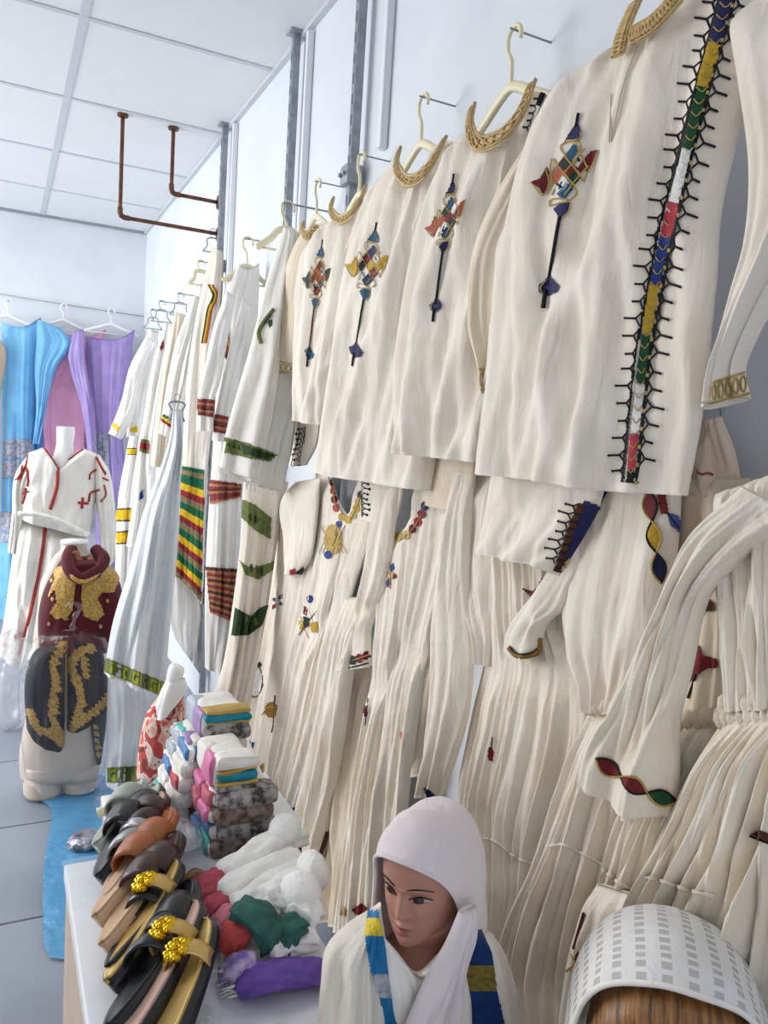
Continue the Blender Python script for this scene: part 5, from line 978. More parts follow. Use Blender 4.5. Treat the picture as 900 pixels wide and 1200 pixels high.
# ------------------------------------------------------------------ sandals
def sandal(heel, toe, sole, bed, strap, label, kind='slide', lift=0.03, length=0.215, wdt=0.06, z0=0.0, roll=34):
    heel, toe = (heel[0] + 5, heel[1]), (toe[0] + 5, toe[1]); a, b = P(*heel, Z=ZT + 0.03), P(*toe, Z=ZT + 0.03); d = b - a; d[2] = 0; d /= np.linalg.norm(d); c = (a + b) / 2
    c[2] = ZT + 0.006 + z0
    pit = math.asin(min(0.9, lift / length)); f_ = np.array([d[0] * math.cos(pit), d[1] * math.cos(pit), math.sin(pit)]); sd = np.array([-d[1], d[0], 0]); u = np.cross(f_, sd); u = u if u[2] > 0 else -u
    if sd[0] < 0: sd = -sd
    cr_, sr_ = math.cos(R_(roll)), math.sin(R_(roll)); sd, u = sd * cr_ + u * sr_, u * cr_ - sd * sr_      # each leans on its neighbour
    o0 = c - f_ * length / 2 + np.array([0, 0, lift / 2])
    o0[2] = ZT + 0.005 + z0 + wdt / 2 * sr_
    tr = lambda x, y, z: o0 + f_ * x + sd * y + u * z
    t = thing('sandal', label, 'sandal', o0, 'sandals in a row on the table')
    n = 40; s = np.linspace(0, 1, n)
    hw = wdt / 2 * np.sqrt(np.clip(1 - (2 * np.clip(s, 0, 1) - 1) ** 6, 0, 1)) * (0.78 + 0.22 * np.cos((s - 0.72) * 3.4))
    top = 0.02 - 0.006 * s + 0.006 * np.exp(-((s) / 0.3) ** 2); base_ = np.zeros(n)
    def slab(grow, zt, zb):
        V = []; F = []; m_ = 9
        for i in range(n):
            for j in np.linspace(-1, 1, m_): V.append(tr(s[i] * length, j * (hw[i] + grow), zt[i] - 0.003 * (1 - j * j)))
            for j in np.linspace(1, -1, m_): V.append(tr(s[i] * length, j * (hw[i] + grow), zb[i]))
        k = 2 * m_
        F = [(i * k + j, (i + 1) * k + j, (i + 1) * k + (j + 1) % k, i * k + (j + 1) % k) for i in range(n - 1) for j in range(k)] + [tuple(range(k)), tuple((n - 1) * k + j for j in range(k))[::-1]]
        return V, F
    mk('sole', *slab(0.0, top, base_), sole, t); mk('footbed', *slab(-0.004, top + 0.003, top - 0.004), bed, t)
    def arch(x0, x1, h, m_, nm='strap', th=0.004, sk=0.0):
        A = np.linspace(0, np.pi, 24); V = []; k = 5
        for aa in A:
            for x in np.linspace(x0, x1, k):
                i = np.interp(x / length, s, np.arange(n)); w_ = np.interp(i, np.arange(n), hw); tz = np.interp(i, np.arange(n), top)
                V.append(tr(x + sk * math.cos(aa), math.cos(aa) * (w_ + 0.003), 0.008 + math.sin(aa) ** 0.7 * (tz + h - 0.008) + 0.003 * math.sin((x - x0) / (x1 - x0) * np.pi)))
        F = [(i * k + j, i * k + j + 1, (i + 1) * k + j + 1, (i + 1) * k + j) for i in range(23) for j in range(k - 1)]
        o = mk(nm, V, F, m_, t); sl_ = o.modifiers.new('thickness', 'SOLIDIFY'); sl_.thickness = th; return o
    if kind == 'slide': arch(length * 0.50, length * 0.75, 0.027, strap)
    elif kind == 'two': arch(length * 0.46, length * 0.6, 0.032, strap, sk=0.01); arch(length * 0.68, length * 0.84, 0.028, strap, sk=-0.01)
    else:
        st = arch(length * 0.62, length * 0.72, 0.03, strap)
        for k in range(7):      # rosette of faceted gilt petals
            aa = k * 2 * np.pi / 6; rr_ = 0.0 if k == 6 else 0.0105; p = tr(length * 0.67 + rr_ * math.cos(aa), rr_ * 1.25 * math.sin(aa), 0.044 + (0.006 if k == 6 else 0.0))
            th, ph = np.meshgrid(np.linspace(0, np.pi, 10), np.linspace(0, 2 * np.pi, 14, endpoint=False), indexing='ij'); r = 0.0085 * (1 + 0.22 * np.cos(4 * ph + 2 * th))
            V = (np.stack([np.sin(th) * np.cos(ph) * r, np.sin(th) * np.sin(ph) * r, np.cos(th) * r * .9], 2) + p).reshape(-1, 3); i = np.arange(10 * 14).reshape(10, 14); j = np.roll(i, -1, 1)
            mk('gold_petal', V, np.stack([i[:-1], i[1:], j[1:], j[:-1]], 2).reshape(-1, 4).tolist(), GOLDM, st)
    return t
GOLDM = mat('polished_gold', (240, 196, 40), 0.18, 0.08, 40, metal=0.9, spec=0.6); GBED = mat('gold_leatherette', (212, 178, 106), 0.3, 0.06, 20, metal=0.35, spec=0.5)
BLK = mat('black_rubber', (30, 32, 36), 0.35, 0.1, 12, spec=0.5); BLKS = mat('black_leather', (38, 40, 46), 0.3, 0.1, 12, spec=0.5); SAGE = mat('sage_leather', (168, 176, 164), 0.4, 0.05, 12, spec=0.5)
TANL = mat('tan_leather', (176, 104, 58), 0.38, 0.08, 14, spec=0.5); BEIGEB = mat('beige_footbed', (208, 172, 138), 0.5, 0.05, 14); DKB = mat('dark_brown_leather', (66, 46, 42), 0.35, 0.1, 14, spec=0.5); PNKB = mat('blush_footbed', (206, 172, 158), 0.4, 0.05, 12)
sandal((120, 992), (160, 936), SAGE, SAGE, SAGE, 'pale sage slide sandal at the far end of the row', 'slide', 0.03)
sandal((140, 1006), (178, 948), BLK, SAGE, BLKS, 'black strapped slide with sage footbed next to the sage sandal', 'slide', 0.04)
sandal((122, 1030), (158, 962), BLK, BLK, BLKS, 'all black wide-strap slide sandal beside the sage one', 'slide', 0.05)
sandal((152, 1024), (182, 966), DKB, BEIGEB, DKB, 'dark brown slide with beige footbed between black and tan sandals', 'two', 0.05)
sandal((136, 1046), (166, 988), mat('silver_leather', (170, 170, 172), .3, .1, 30, metal=.4), PNKB, mat('silver_leather', (0, 0, 0)), 'silver strapped sandal beside the tan pair', 'two', 0.035)
sandal((150, 1050), (190, 992), TANL, TANL, TANL, 'tan leather slide with narrow side of its pair', 'slide', 0.055)
sandal((130, 1066), (172, 1010), BEIGEB, BEIGEB, TANL, 'tan leather slide with beige footbed', 'slide', 0.05)
sandal((160, 1084), (196, 1024), DKB, DKB, DKB, 'dark brown slide beside the tan leather pair', 'slide', 0.055)
sandal((140, 1096), (182, 1036), BEIGEB, BEIGEB, DKB, 'dark brown wide-strap slide with beige footbed edge', 'slide', 0.05)
sandal((150, 1118), (188, 1058), BLK, BLK, BLKS, 'black slide half under the first gold sandal', 'slide', 0.03)
sandal((138, 1152), (200, 1048), BLK, GBED, GBED, 'gold sandal with bead ornament lying across the black slides', 'gold', 0.05, 0.235)
sandal((186, 1152), (213, 1078), BLK, BLK, BLKS, 'black rounded sandal toe beyond the gold sandals', 'slide', 0.04)
sandal((150, 1190), (202, 1108), BLK, BLK, BLKS, 'black sandal with plain footbed between two gold sandals', 'two', 0.03)
sandal((164, 1216), (220, 1108), BLK, PNKB, GBED, 'blush sandal with gold bead ornament', 'gold', 0.05, 0.235)
sandal((192, 1250), (234, 1130), BLK, GBED, GBED, 'gold sandal with bead ornament at the near end of the row', 'gold', 0.05, 0.235)
ch = thing('loose_hanger', 'cream curved hanger lying at the far end of the sandals', 'hanger', P(130, 950, Z=ZT + .03))
mk('shoulder_bar', *tube(resample(np.array([P(a, b, Z=ZT + z) for a, b, z in ((114, 953, .03), (128, 948, .035), (140, 938, .05), (150, 925, .07))]), 24), 0.0095, 10), PLASTIC, ch)
mk('hook', *tube(resample(np.array([P(a, b, Z=ZT + z) for a, b, z in ((150, 925, .07), (156, 921, .078), (159, 926, .07), (155, 930, .06))]), 16), 0.004, 8), STEEL, ch)

# ------------------------------------------------------------------ stacks of folded scarves
LACEG = mat('grey_lace', (176, 172, 170), 0.8, 0.3, 70, 1.0, 150, rgb2=(74, 70, 70)); LACEB = mat('brown_lace', (150, 134, 124), 0.8, 0.3, 60, 1.0, 150, rgb2=(70, 52, 46))
CT = dict(teal=mat('teal_satin', (28, 140, 164), .45, .1, 40), gold=mat('gold_satin', (200, 168, 92), .45, .1, 40), lilac=mat('lilac_satin', (172, 146, 190), .4), aqua=mat('aqua_satin', (96, 196, 190), .35), blue=mat('blue_satin', (84, 138, 196), .4, .1, 30),
    pink=mat('pink_satin', (222, 120, 168), .3), red=mat('red_satin', (190, 66, 72), .4, .1, 30), rose=mat('rose_weave', (196, 104, 120), .6), orange=mat('orange_weave', (206, 104, 76), .6), grey=LACEG, brown=LACEB, white=WHITE, silver=mat('silver_satin', (188, 196, 206), .35))
def slab(x0, x1, y0, y1, z0, z1, m, seed, root=None, name='fold', n=(26, 22)):
    """soft folded cloth: rounded front and left folds"""
    nx, ny = n; th = np.linspace(0, 2 * np.pi, 28, endpoint=False); h = (z1 - z0) / 2; zc_ = (z0 + z1) / 2
    V = []; ys = np.linspace(y0, y1, ny)
    for j, y in enumerate(ys):
        e = 1 - 0.10 * abs(2 * j / (ny - 1) - 1) ** 6
        for a in th:
            c, s = math.cos(a), math.sin(a); V.append(((x0 + x1) / 2 + (x1 - x0) / 2 * np.sign(c) * abs(c) ** 0.35 * (0.98 + 0.02 * e), y, zc_ + h * e * np.sign(s) * abs(s) ** 0.55))
    V = np.array(V); V[:, 2] += crumple(V, 0.009, seed, (0.03, 0.1)); V[:, 0] += crumple(V, 0.012, seed + 1, (0.03, 0.1)); V[:, 1] += crumple(V, 0.008, seed + 2, (0.03, 0.1)); k = len(th); V[:, 2] = np.maximum(V[:, 2], ZT + .001)
    F = [(i * k + j, (i + 1) * k + j, (i + 1) * k + (j + 1) % k, i * k + (j + 1) % k) for i in range(ny - 1) for j in range(k)] + [tuple(range(k)), tuple((ny - 1) * k + j for j in range(k))[::-1]]
    return mk(name, V, F, m, root)
def folded(x0, x1, y0, y1, z0, z1, label, ends, front=None, seed=1):
    t = thing('folded_scarf', label, 'scarf', ((x0 + x1) / 2, (y0 + y1) / 2, z0), 'folded scarves stacked on the table')
    slab(x0, x1, y0, y1, z0, z1, WHITE, seed, t, 'fold')
    n = len(ends); y = y0 + 0.006
    for i, e in enumerate(ends):
        w_ = (y1 - y0 - 0.012) / n; slab(x0 - 0.006, x0 + 0.03, y + i * w_, y + (i + 1) * w_ - 0.001, z0 + 0.002, z1 - 0.002, CT[e], seed + 5 + i, t, 'end_border', (10, 8))
    if front:
        zz = z1 + 0.002; tot = sum(f[0] for f in front); H = z1 - z0 + 0.002
        for i, (wgt, e) in enumerate(front):
            hh = H * wgt / tot; slab(x0 + 0.004 - 0.003 * (i % 2), x1 + 0.002, y0 - 0.012 - 0.002 * (i % 2), y0 + 0.03, zz - hh, zz + (0.001 if i else 0.003), CT[e], seed + 20 + i, t, 'front_border', (10, 8)); zz -= hh
    return t
names = ['lilac', 'aqua', 'lilac', 'grey', 'blue', 'red', 'rose']
xa, xb = 0.375, 0.468
zz = ZT
A_lab = ['red and orange', 'rose', 'blue and red', 'blue', 'grey lace', 'lilac']
for i, (e, h) in enumerate(zip([['orange', 'silver'], ['rose', 'blue'], ['blue', 'red'], ['blue', 'silver'], ['grey', 'lilac'], ['lilac', 'aqua']], [.026, .026, .026, .026, .026, .026])):
    folded(xa - .012 * (i % 2) - .01, xb, 1.49, 1.62, zz, zz + h, 'folded white scarf with %s end in the far stack' % A_lab[i], e, None, 30 + i * 3); zz += h
folded(xa, xb, 1.49, 1.62, zz, zz + .058, 'folded white scarf with teal band and grey lace topping the far stack', ['lilac', 'silver'], [(.5, 'gold'), (1.6, 'teal'), (.5, 'gold'), (3.4, 'grey')], 60)
zz = ZT; B_lab = ['aqua and pink', 'blue and lilac', 'pink satin', 'rose']
for i, (e, fr_) in enumerate(zip([['aqua', 'blue'], ['blue', 'lilac'], ['pink', 'rose'], ['rose', 'pink']], [[(1, 'brown')], [(1, 'grey')], [(1, 'brown')], [(1, 'grey')]])):
    folded(.352 + .006 * (i % 2), .465 + .012 * (i % 2), 1.33, 1.46, zz, zz + .030, 'folded scarf with %s end and lace face in the near stack' % B_lab[i], e, fr_, 80 + i * 4); zz += .030
folded(.36, .436, 1.335, 1.46, zz, zz + .062, 'folded white scarf with teal band topping the near stack', ['pink', 'white'], [(1.6, 'white'), (.4, 'gold'), (1.5, 'teal'), (.4, 'gold'), (1.2, 'grey')], 110)
zz = ZT; 
for i, (e, l_) in enumerate(((['orange', 'aqua'], 'orange and aqua'), (['white', 'white'], 'plain white'), (['red', 'blue'], 'red and blue'), (['white', 'silver'], 'silver'), (['blue', 'silver'], 'pale blue'))):
    folded(.312 + .008 * i, .348 + .008 * min(i, 1), 1.47, 1.63, zz, zz + .030, 'narrow folded white scarf with %s end leaning on the far stack' % l_, e, None, 130 + i * 4); zz += .03
lump('plastic_bag', (0.315, 1.38, ZT + 0.022), (0.035, 0.06, 0.022), film('bag_film', (0, 0, 0)), 'clear plastic bag of scarves in front of the narrow stack', 'plastic bag', 17, 0.3)

# ------------------------------------------------------------------ heap of white scarves with coloured fringed ends
FLUFF = mat('fluffy_white_cotton', (244, 243, 240), 0.95, 0.02, 20, 0.9, 110, sheen=0.4, spec=0.05)
def scarf(path, rad, cend, label, tail=None, seed=1, squash=0.62, fringe=True, tr=None):
    """path: (px, py, z above table) along a loosely rolled scarf; tail: (px, py, z) of its coloured end"""
    def body(pts, rads, m, nm, root, sd):
        p = np.array([P(a, b, Z=ZT + z) for a, b, z in pts]); q = resample(np.c_[p, np.broadcast_to(rads, len(pts))], 70)
        V, F = tube(q[:, :3], q[:, 3], 30, squash=squash); c = np.repeat(q[:, :3], 30, 0); d = V - c
        ang = np.tile(np.arange(30) / 30 * 2 * np.pi, 70); u = np.repeat(np.linspace(0, 1, 70), 30)
        k = 1 + 0.10 * np.sin(ang * 5 + sd + 3 * np.sin(u * 4)) + 0.07 * np.sin(ang * 9 + 2 * u * 6 + sd) + crumple(V, 0.25, sd, (0.02, 0.06)); e = np.clip(np.minimum(u, 1 - u) / 0.06, 0, 1) ** .5
        V = c + d * (k * (0.35 + 0.65 * e))[:, None]; V[:, 2] = np.maximum(V[:, 2], ZT + 0.004)
        return mk(nm, V, F, m, root)
    t = thing('scarf', label, 'scarf', P(path[0][0], path[0][1], Z=ZT), 'heap of white scarves with coloured ends')
    body(path, rad, FLUFF, 'wrap', t, seed)
    if tail:
        tt = body(tail, tr or rad, cend, 'coloured_end', t, seed + 3)
        if fringe:
            g = Geo(); rg = random.Random(seed); e = P(tail[-1][0], tail[-1][1], Z=ZT + tail[-1][2]); b = P(tail[-2][0], tail[-2][1], Z=ZT + tail[-2][2]); d = (e - b) / np.linalg.norm(e - b); s = np.cross(d, (0, 0, 1))
            for i in range(26):
                a = e + s * rg.uniform(-1, 1) * (tr or rad) * 0.9 + np.array([0, 0, rg.uniform(-.4, .5) * (tr or rad)]); l_ = rg.uniform(.012, .026)
                pts = [a - d * .008, a + d * l_ * .5 + np.array([rg.uniform(-.004, .004), rg.uniform(-.004, .004), 0]), a + d * l_ + np.array([rg.uniform(-.008, .008), rg.uniform(-.008, .008), -.006])]
                pts = [(x[0], x[1], max(x[2], ZT + .002)) for x in pts]; g.add(*tube(pts, 0.0009, 4))
            fo = g.build('fringe', WHITE, tt); fo['kind'] = 'stuff'
    return t
ROSEW = mat('rose_red_weave', (186, 84, 100), .85, .1, 60, .4, 200); PINKW = mat('pink_weave', (216, 128, 150), .85, .1, 60, .4, 200); REDW = mat('coral_red_weave', (208, 84, 78), .85, .1, 60, .4, 200); GRNW = mat('bottle_green_weave', (58, 104, 94), .85, .15, 60, .5, 200); PURW = mat('purple_weave', (112, 84, 168), .85, .12, 60, .4, 200); PURD = mat('purple_print', (124, 96, 176), .8, .2, 50, .5, 150, rgb2=(196, 180, 210))
scarf([(352, 975, .05), (310, 996, .055), (262, 1030, .04)], .032, ROSEW, 'white scarf with rose-red end at the back of the heap', [(262, 1030, .036), (240, 1042, .03), (226, 1058, .016)], 1)
scarf([(350, 1004, .05), (300, 1026, .05), (262, 1052, .04)], .03, ROSEW, 'white scarf with deep rose knotted end', [(264, 1052, .036), (250, 1064, .03), (236, 1078, .016)], 4, tr=.022)
scarf([(356, 1018, .045), (310, 1044, .05), (276, 1066, .04)], .028, PINKW, 'white scarf with pink crumpled end', [(276, 1066, .036), (262, 1082, .03), (248, 1100, .014)], 7, tr=.022)
scarf([(350, 1040, .04), (316, 1060, .045), (292, 1080, .04)], .026, REDW, 'white scarf with coral red end', [(294, 1078, .05), (276, 1094, .042), (266, 1116, .016)], 10, tr=.024)
scarf([(362, 1030, .05), (338, 1040, .055), (312, 1056, .055)], .03, GRNW, 'white scarf with bottle green end', [(280, 1062, .07), (300, 1072, .072), (316, 1092, .055), (318, 1108, .03)], 13, tr=.026)
scarf([(366, 1062, .05), (356, 1070, .05), (348, 1076, .05)], .03, GRNW, 'short white scarf roll with green puffed end beside the shawl', [(350, 1078, .055), (338, 1090, .05), (326, 1108, .03)], 16, tr=.024)
scarf([(370, 1096, .03), (340, 1104, .03), (312, 1116, .03)], .026, PURW, 'white scarf with flat purple fringed border', [(384, 1140, .014), (340, 1140, .024), (306, 1146, .026), (280, 1150, .014)], 19, tr=.026)
scarf([(300, 1120, .02), (290, 1122, .02), (280, 1124, .02)], .016, PURD, 'small scarf with purple printed crumpled end', [(300, 1128, .03), (280, 1132, .03), (264, 1138, .014)], 22, tr=.022)
def puff(px, py, z, r, label, sd): q = P(px, py, Z=ZT + z); lump('rolled_scarf', q, r, FLUFF, label, 'scarf', sd, 0.12, 'heap of white scarves with coloured ends')
puff(334, 972, .075, (.03, .032, .028), 'white cotton ball of scarf on top of the heap', 41)
puff(352, 1048, .06, (.034, .04, .035), 'plump white scarf roll above the green ends', 42)
puff(366, 1022, .055, (.026, .04, .035), 'white scarf roll tucked beside the hanging hem', 43)
q = P(228, 1030, Z=ZT + .018); lump('printed_pouch', q, (.02, .016, .018), mat('purple_yellow_print', (78, 52, 108), .5, .2, 60, rgb2=(206, 170, 80)), 'small purple and yellow pouch at the corner of the scarf heap', 'pouch', 51, .2)

# ================================================================== MANNEQUIN HEADS WITH SCARVES
SKIN = mat('brown_mannequin_skin', (188, 138, 120), 0.42, 0.04, 6, spec=0.4); LIP = mat('mauve_lip', (172, 104, 100), 0.4, 0.05); BROWM = mat('brow_paint', (52, 34, 30), 0.6, 0.05); EYEW = mat('eye_white', (206, 196, 190), 0.25); IRIS = mat('brown_iris', (44, 28, 24), 0.2, spec=0.6)
def head_mesh(H, C, F, U, nl=150, na=140):
    F = np.array(F, float); F /= np.linalg.norm(F); U = np.array(U, float); U -= F * U.dot(F); U /= np.linalg.norm(U); Rv = np.cross(U, F)
    Rv = -np.cross(F, U)
    tab = np.array([(-.50, .03, .30, -.18), (-.485, .11, .375, -.10), (-.45, .185, .395, .0), (-.39, .24, .405, .12), (-.30, .29, .405, .25), (-.18, .315, .40, .36), (-.05, .335, .40, .42), (.08, .345, .41, .46), (.20, .345, .415, .47), (.31, .32, .385, .45), (.41, .25, .30, .36), (.47, .15, .18, .22), (.498, .04, .05, .06)])
    z = np.linspace(-.5, .498, nl); t = np.stack([np.interp(z, tab[:, 0], tab[:, k]) for k in (1, 2, 3)], 1)
    ker = np.array([1, 4, 6, 4, 1]) / 16.0
    for k in range(3):
        for _ in range(3): t[2:-2, k] = np.convolve(t[:, k], ker, 'valid')
    an = np.linspace(0, 2 * np.pi, na, endpoint=False); sn, cs = np.sin(an), np.cos(an)
    x = t[:, 0, None] * np.sign(sn) * abs(sn) ** 0.92; Z = np.repeat(z[:, None], na, 1)
    y = np.where(cs[None] > 0, t[:, 1, None] * np.abs(cs) ** 0.9, -t[:, 2, None] * np.abs(cs) ** 0.95)
    fr = (np.clip(cs, 0, 1) ** 0.6)[None]
    G = lambda x0, z0, sx, sz: np.exp(-((x - x0) / sx) ** 2 - ((Z - z0) / sz) ** 2)
    dy = 0
    for s in (-1, 1):
        dy = dy - 0.050 * G(s * .145, .005, .085, .05) + 0.028 * G(s * .145, -.005, .062, .034) + 0.016 * G(s * .15, .085, .10, .03) + 0.02 * G(s * .19, -.13, .09, .08) + 0.018 * G(s * .045, -.165, .03, .028)
    nz = np.clip((.06 - Z) / .23, 0, 1) * (Z > -.19) * 1.0; nz = nz * (1 / (1 + np.exp(-(Z + .185) / .010)))
    dy = dy + (0.012 + 0.066 * nz ** 1.2) * np.exp(-(x / (.03 + .018 * nz)) ** 2) * (Z < .08) * (Z > -.26)
    dy = dy + 0.032 * G(0, -.265, .07, .022) + 0.038 * G(0, -.325, .06, .028) - 0.018 * G(0, -.293, .085, .010) - 0.014 * G(0, -.37, .07, .02) + 0.012 * G(0, -.44, .07, .05) - 0.008 * G(0, -.22, .015, .03)
    y = y + dy * fr
    L_ = np.stack([x, y, Z], 2).reshape(-1, 3); V = C + H * (L_[:, :1] * Rv + L_[:, 1:2] * F + L_[:, 2:] * U)
    i = np.arange(nl * na).reshape(nl, na); j = np.roll(i, -1, 1); f = np.stack([i[:-1], j[:-1], j[1:], i[1:]], 2).reshape(-1, 4).tolist() + [tuple(i[0]), tuple(i[-1][::-1])]
    loc = lambda p: C + H * (p[0] * Rv + p[1] * F + p[2] * U)
    return V, f, loc, F, U, Rv
def loft(curves, n, m, root, name, mat_, wob=0.0, seed=1, ns=40, th=0.0022):
    c = [resample(np.array(k, float), n) for k in curves]; u = np.linspace(0, 1, ns); pts = np.stack(c, 0)
    out = np.stack([resample(pts[:, j], ns) for j in range(n)], 1)       # ns x n
    if wob: 
        d = out - out.mean((0, 1)); d /= np.linalg.norm(d, axis=2)[..., None]; out = out + d * (crumple(out, wob, seed, (0.03, 0.12)))[..., None]
    i = np.arange(ns * n).reshape(ns, n); f = np.stack([i[:-1, :-1], i[1:, :-1], i[1:, 1:], i[:-1, 1:]], 2).reshape(-1, 4).tolist()
    S, T_ = np.meshgrid(np.linspace(0, 1, ns), np.linspace(0, 1, n), indexing='ij')
    o = mk(name, out.reshape(-1, 3), f, mat_, root, uv=np.stack([T_, S], 2).reshape(-1, 2)); o.modifiers.new('thickness', 'SOLIDIFY').thickness = th
    BVH[o.name] = BVHTree.FromPolygons([tuple(v) for v in out.reshape(-1, 3).tolist()], [tuple(q) for q in f]); return o
def facedecal(name, bvh, loc, F, items, root, H):
    g = Geo(); mats = []
    for pts, w_, m in items:
        if m not in mats: mats.append(m)
        V = []
        rs = resample(np.array(pts, float), max(3, len(pts) * 4)) if w_ else np.array(pts, float)
        def pr(a, lift):
            o = Vector(loc((a[0], 1.0, a[1]))); r = bvh.ray_cast(o, Vector(-F)); q = np.array(r[0]) if r[0] is not None else loc((a[0], .3, a[1])); return q + F * lift
        if w_: g.add(*tube(np.array([pr(a, .0006) for a in rs]), np.array([w_ * (0.35 + 0.65 * math.sin(math.pi * min(1, k / (len(rs) - 1) * .8 + .15))) for k in range(len(rs))]) / 2, 6, squash=.5), mats.index(m))
        else:
            b = [tuple(a) for a in rs]; c = np.mean(rs, 0); ring = [[pr(c + (np.array(a) - c) * k, .0009) for a in b] for k in (1, .66, .33)]; n = len(b); V = sum(ring, []) + [pr(c, .0009)]
            fs = [(k * n + i, k * n + (i + 1) % n, (k + 1) * n + (i + 1) % n, (k + 1) * n + i) for k in range(2) for i in range(n)] + [(2 * n + i, 2 * n + (i + 1) % n, 3 * n) for i in range(n)]
            g.add(V, fs, mats.index(m))
    return g.build(name, mats, root)
# ---- first head
C1 = P(499, 1022, Y=0.88); H1 = 0.158
b1r = thing('mannequin_bust', 'brown mannequin bust in a white headscarf and blue bordered shawl', 'mannequin', (C1[0] + .03, C1[1], 0.44))
V, Fc, loc1, F1, U1, R1 = head_mesh(H1, C1, (-.84, -.50, -.10), (-.03, 0.02, 1.0))
hv = BVHTree.FromPolygons([tuple(v) for v in V.tolist()], [tuple(int(k) for k in q) for q in Fc])
g = Geo(); g.add(V, Fc)
nk = [loc1((0, .02, -.30)), loc1((0, -.05, -.52)), loc1((0.0, -.06, -.72)), loc1((0.0, -.05, -.85))]
q = resample(np.c_[np.array(nk), np.array([.052, .044, .046, .075])], 20); g.add(*tube(q[:, :3], q[:, 3], 36))
bx_, by_ = loc1((0, -.08, -.9))[:2]
def chest(bx_, by_, zt, f, sc=1.0):
    """shoulders and chest down to the stand, turned to the face direction"""
    secs = [(zt - .40, .10, .075), (zt - .26, .115, .085), (zt - .16, .14, .085), (zt - .08, .165, .075), (zt - .045, .165, .062), (zt - .015, .125, .052), (zt + .01, .06, .045)]
    v, fc = rings([(a, 0, 0, b * sc, c * sc) for a, b, c in secs], 44, 60, 2.2); yaw = math.atan2(-f[0], f[1]); c_, s_ = math.cos(yaw), math.sin(yaw)
    return np.stack([v[:, 0] * c_ - v[:, 1] * s_ + bx_, v[:, 0] * s_ + v[:, 1] * c_ + by_, v[:, 2]], 1), fc
zt1 = loc1((0, 0, -.78))[2]
g.add(*chest(bx_, by_, zt1, F1, 0.5)); g.build('body', SKIN, b1r)
eye = lambda s: [(s * (.145 - .082), -.012), (s * (.145 - .04), .014), (s * .15, .026), (s * (.145 + .055), .019), (s * (.145 + .09), .0), (s * (.145 + .045), -.022), (s * .14, -.028), (s * (.145 - .05), -.024)]
ir = lambda s: [(s * .14 + .044 * math.cos(a), -.002 + .026 * math.sin(a)) for a in np.linspace(0, 6.28, 14)[:-1]]
for s in (-1, 1):
    eo = facedecal('eye', hv, loc1, F1, [(eye(s), 0, EYEW)], b1r, H1)
    facedecal('iris', hv, loc1, F1 * 1.0, [([(a * 1.0, b) for a, b in ir(s)], 0, IRIS)], eo, H1).location = tuple(F1 * .0008)
    facedecal('eyelid_line', hv, loc1, F1, [([(s * .065, -.006), (s * .105, .016), (s * .15, .026), (s * .2, .018), (s * .245, .002)], .0034, BROWM), ([(s * .08, -.014), (s * .14, -.024), (s * .21, -.012)], .0014, BROWM)], b1r, H1).location = tuple(F1 * .001)
    facedecal('eyebrow', hv, loc1, F1, [([(s * .06, .092), (s * .12, .112), (s * .19, .112), (s * .26, .084)], .0036, BROWM)], b1r, H1)
facedecal('lips', hv, loc1, F1, [([(-.085, -.292), (-.05, -.268), (-.015, -.258), (0, -.264), (.015, -.258), (.05, -.268), (.085, -.292), (.04, -.288), (0, -.291), (-.04, -.288)], 0, LIP), ([(-.08, -.296), (-.03, -.298), (.03, -.298), (.08, -.296), (.05, -.335), (0, -.346), (-.05, -.335)], 0, LIP)], b1r, H1)
er = np.array([loc1(p) for p in ((.32, -.02, .03), (.345, -.06, .05), (.35, -.09, .0), (.34, -.07, -.08), (.325, -.03, -.12))])
mk('ear', *tube(resample(er, 20), np.interp(np.linspace(0, 1, 20), [0, .3, .7, 1], [.006, .009, .008, .006]), 10), SKIN, b1r)
mk('earring', *tube(resample(np.array([loc1(p) for p in ((.35, .0, -.14), (.352, .0, -.19), (.353, .0, -.25))]), 12), np.interp(np.linspace(0, 1, 12), [0, .4, .75, 1], [.001, .0015, .005, .002]), 8), mat('silver_earring', (220, 220, 226), .2, metal=.9), b1r)
SCARFW = sheer('white_voile', (240, 230, 232), 0.95); SHAWL = cloth('white_shawl', (238, 232, 220), bump=.5)
O_ = [(-.22, .58, -1.1), (-.25, .50, -.7), (-.31, .36, -.3), (-.345, .26, .0), (-.31, .31, .2), (-.19, .40, .31), (-.02, .43, .34), (.15, .39, .30), (.28, .26, .18), (.36, .15, -.02), (.41, .12, -.28), (.39, .16, -.5), (.27, .30, -.76), (.08, .48, -1.02), (-.06, .60, -1.3)]
M_ = [(-.38, .12, -1.1), (-.38, .10, -.7), (-.38, .08, -.3), (-.375, .06, .05), (-.345, .10, .28), (-.21, .14, .47), (0, .15, .53), (.19, .12, .48), (.335, .05, .30), (.40, -.02, .0), (.44, -.04, -.3), (.45, .0, -.55), (.38, .16, -.85), (.24, .38, -1.12), (.14, .50, -1.4)]
Bk = [(-.36, -.24, -1.1), (-.37, -.26, -.7), (-.37, -.30, -.3), (-.36, -.34, .05), (-.31, -.36, .26), (-.19, -.40, .41), (0, -.42, .45), (.19, -.40, .41), (.31, -.37, .26), (.38, -.33, .0), (.42, -.28, -.3), (.44, -.22, -.58), (.42, .0, -.9), (.34, .24, -1.18), (.28, .38, -1.45)]
Bk2 = [(-.2, -.46, -1.1), (-.2, -.48, -.7), (-.2, -.50, -.3), (-.2, -.52, .0), (-.16, -.52, .15), (-.08, -.52, .2), (0, -.52, .22), (.08, -.52, .2), (.16, -.52, .15), (.2, -.52, .0), (.24, -.5, -.3), (.28, -.44, -.6), (.36, -.2, -.92), (.36, .08, -1.2), (.34, .24, -1.48)]
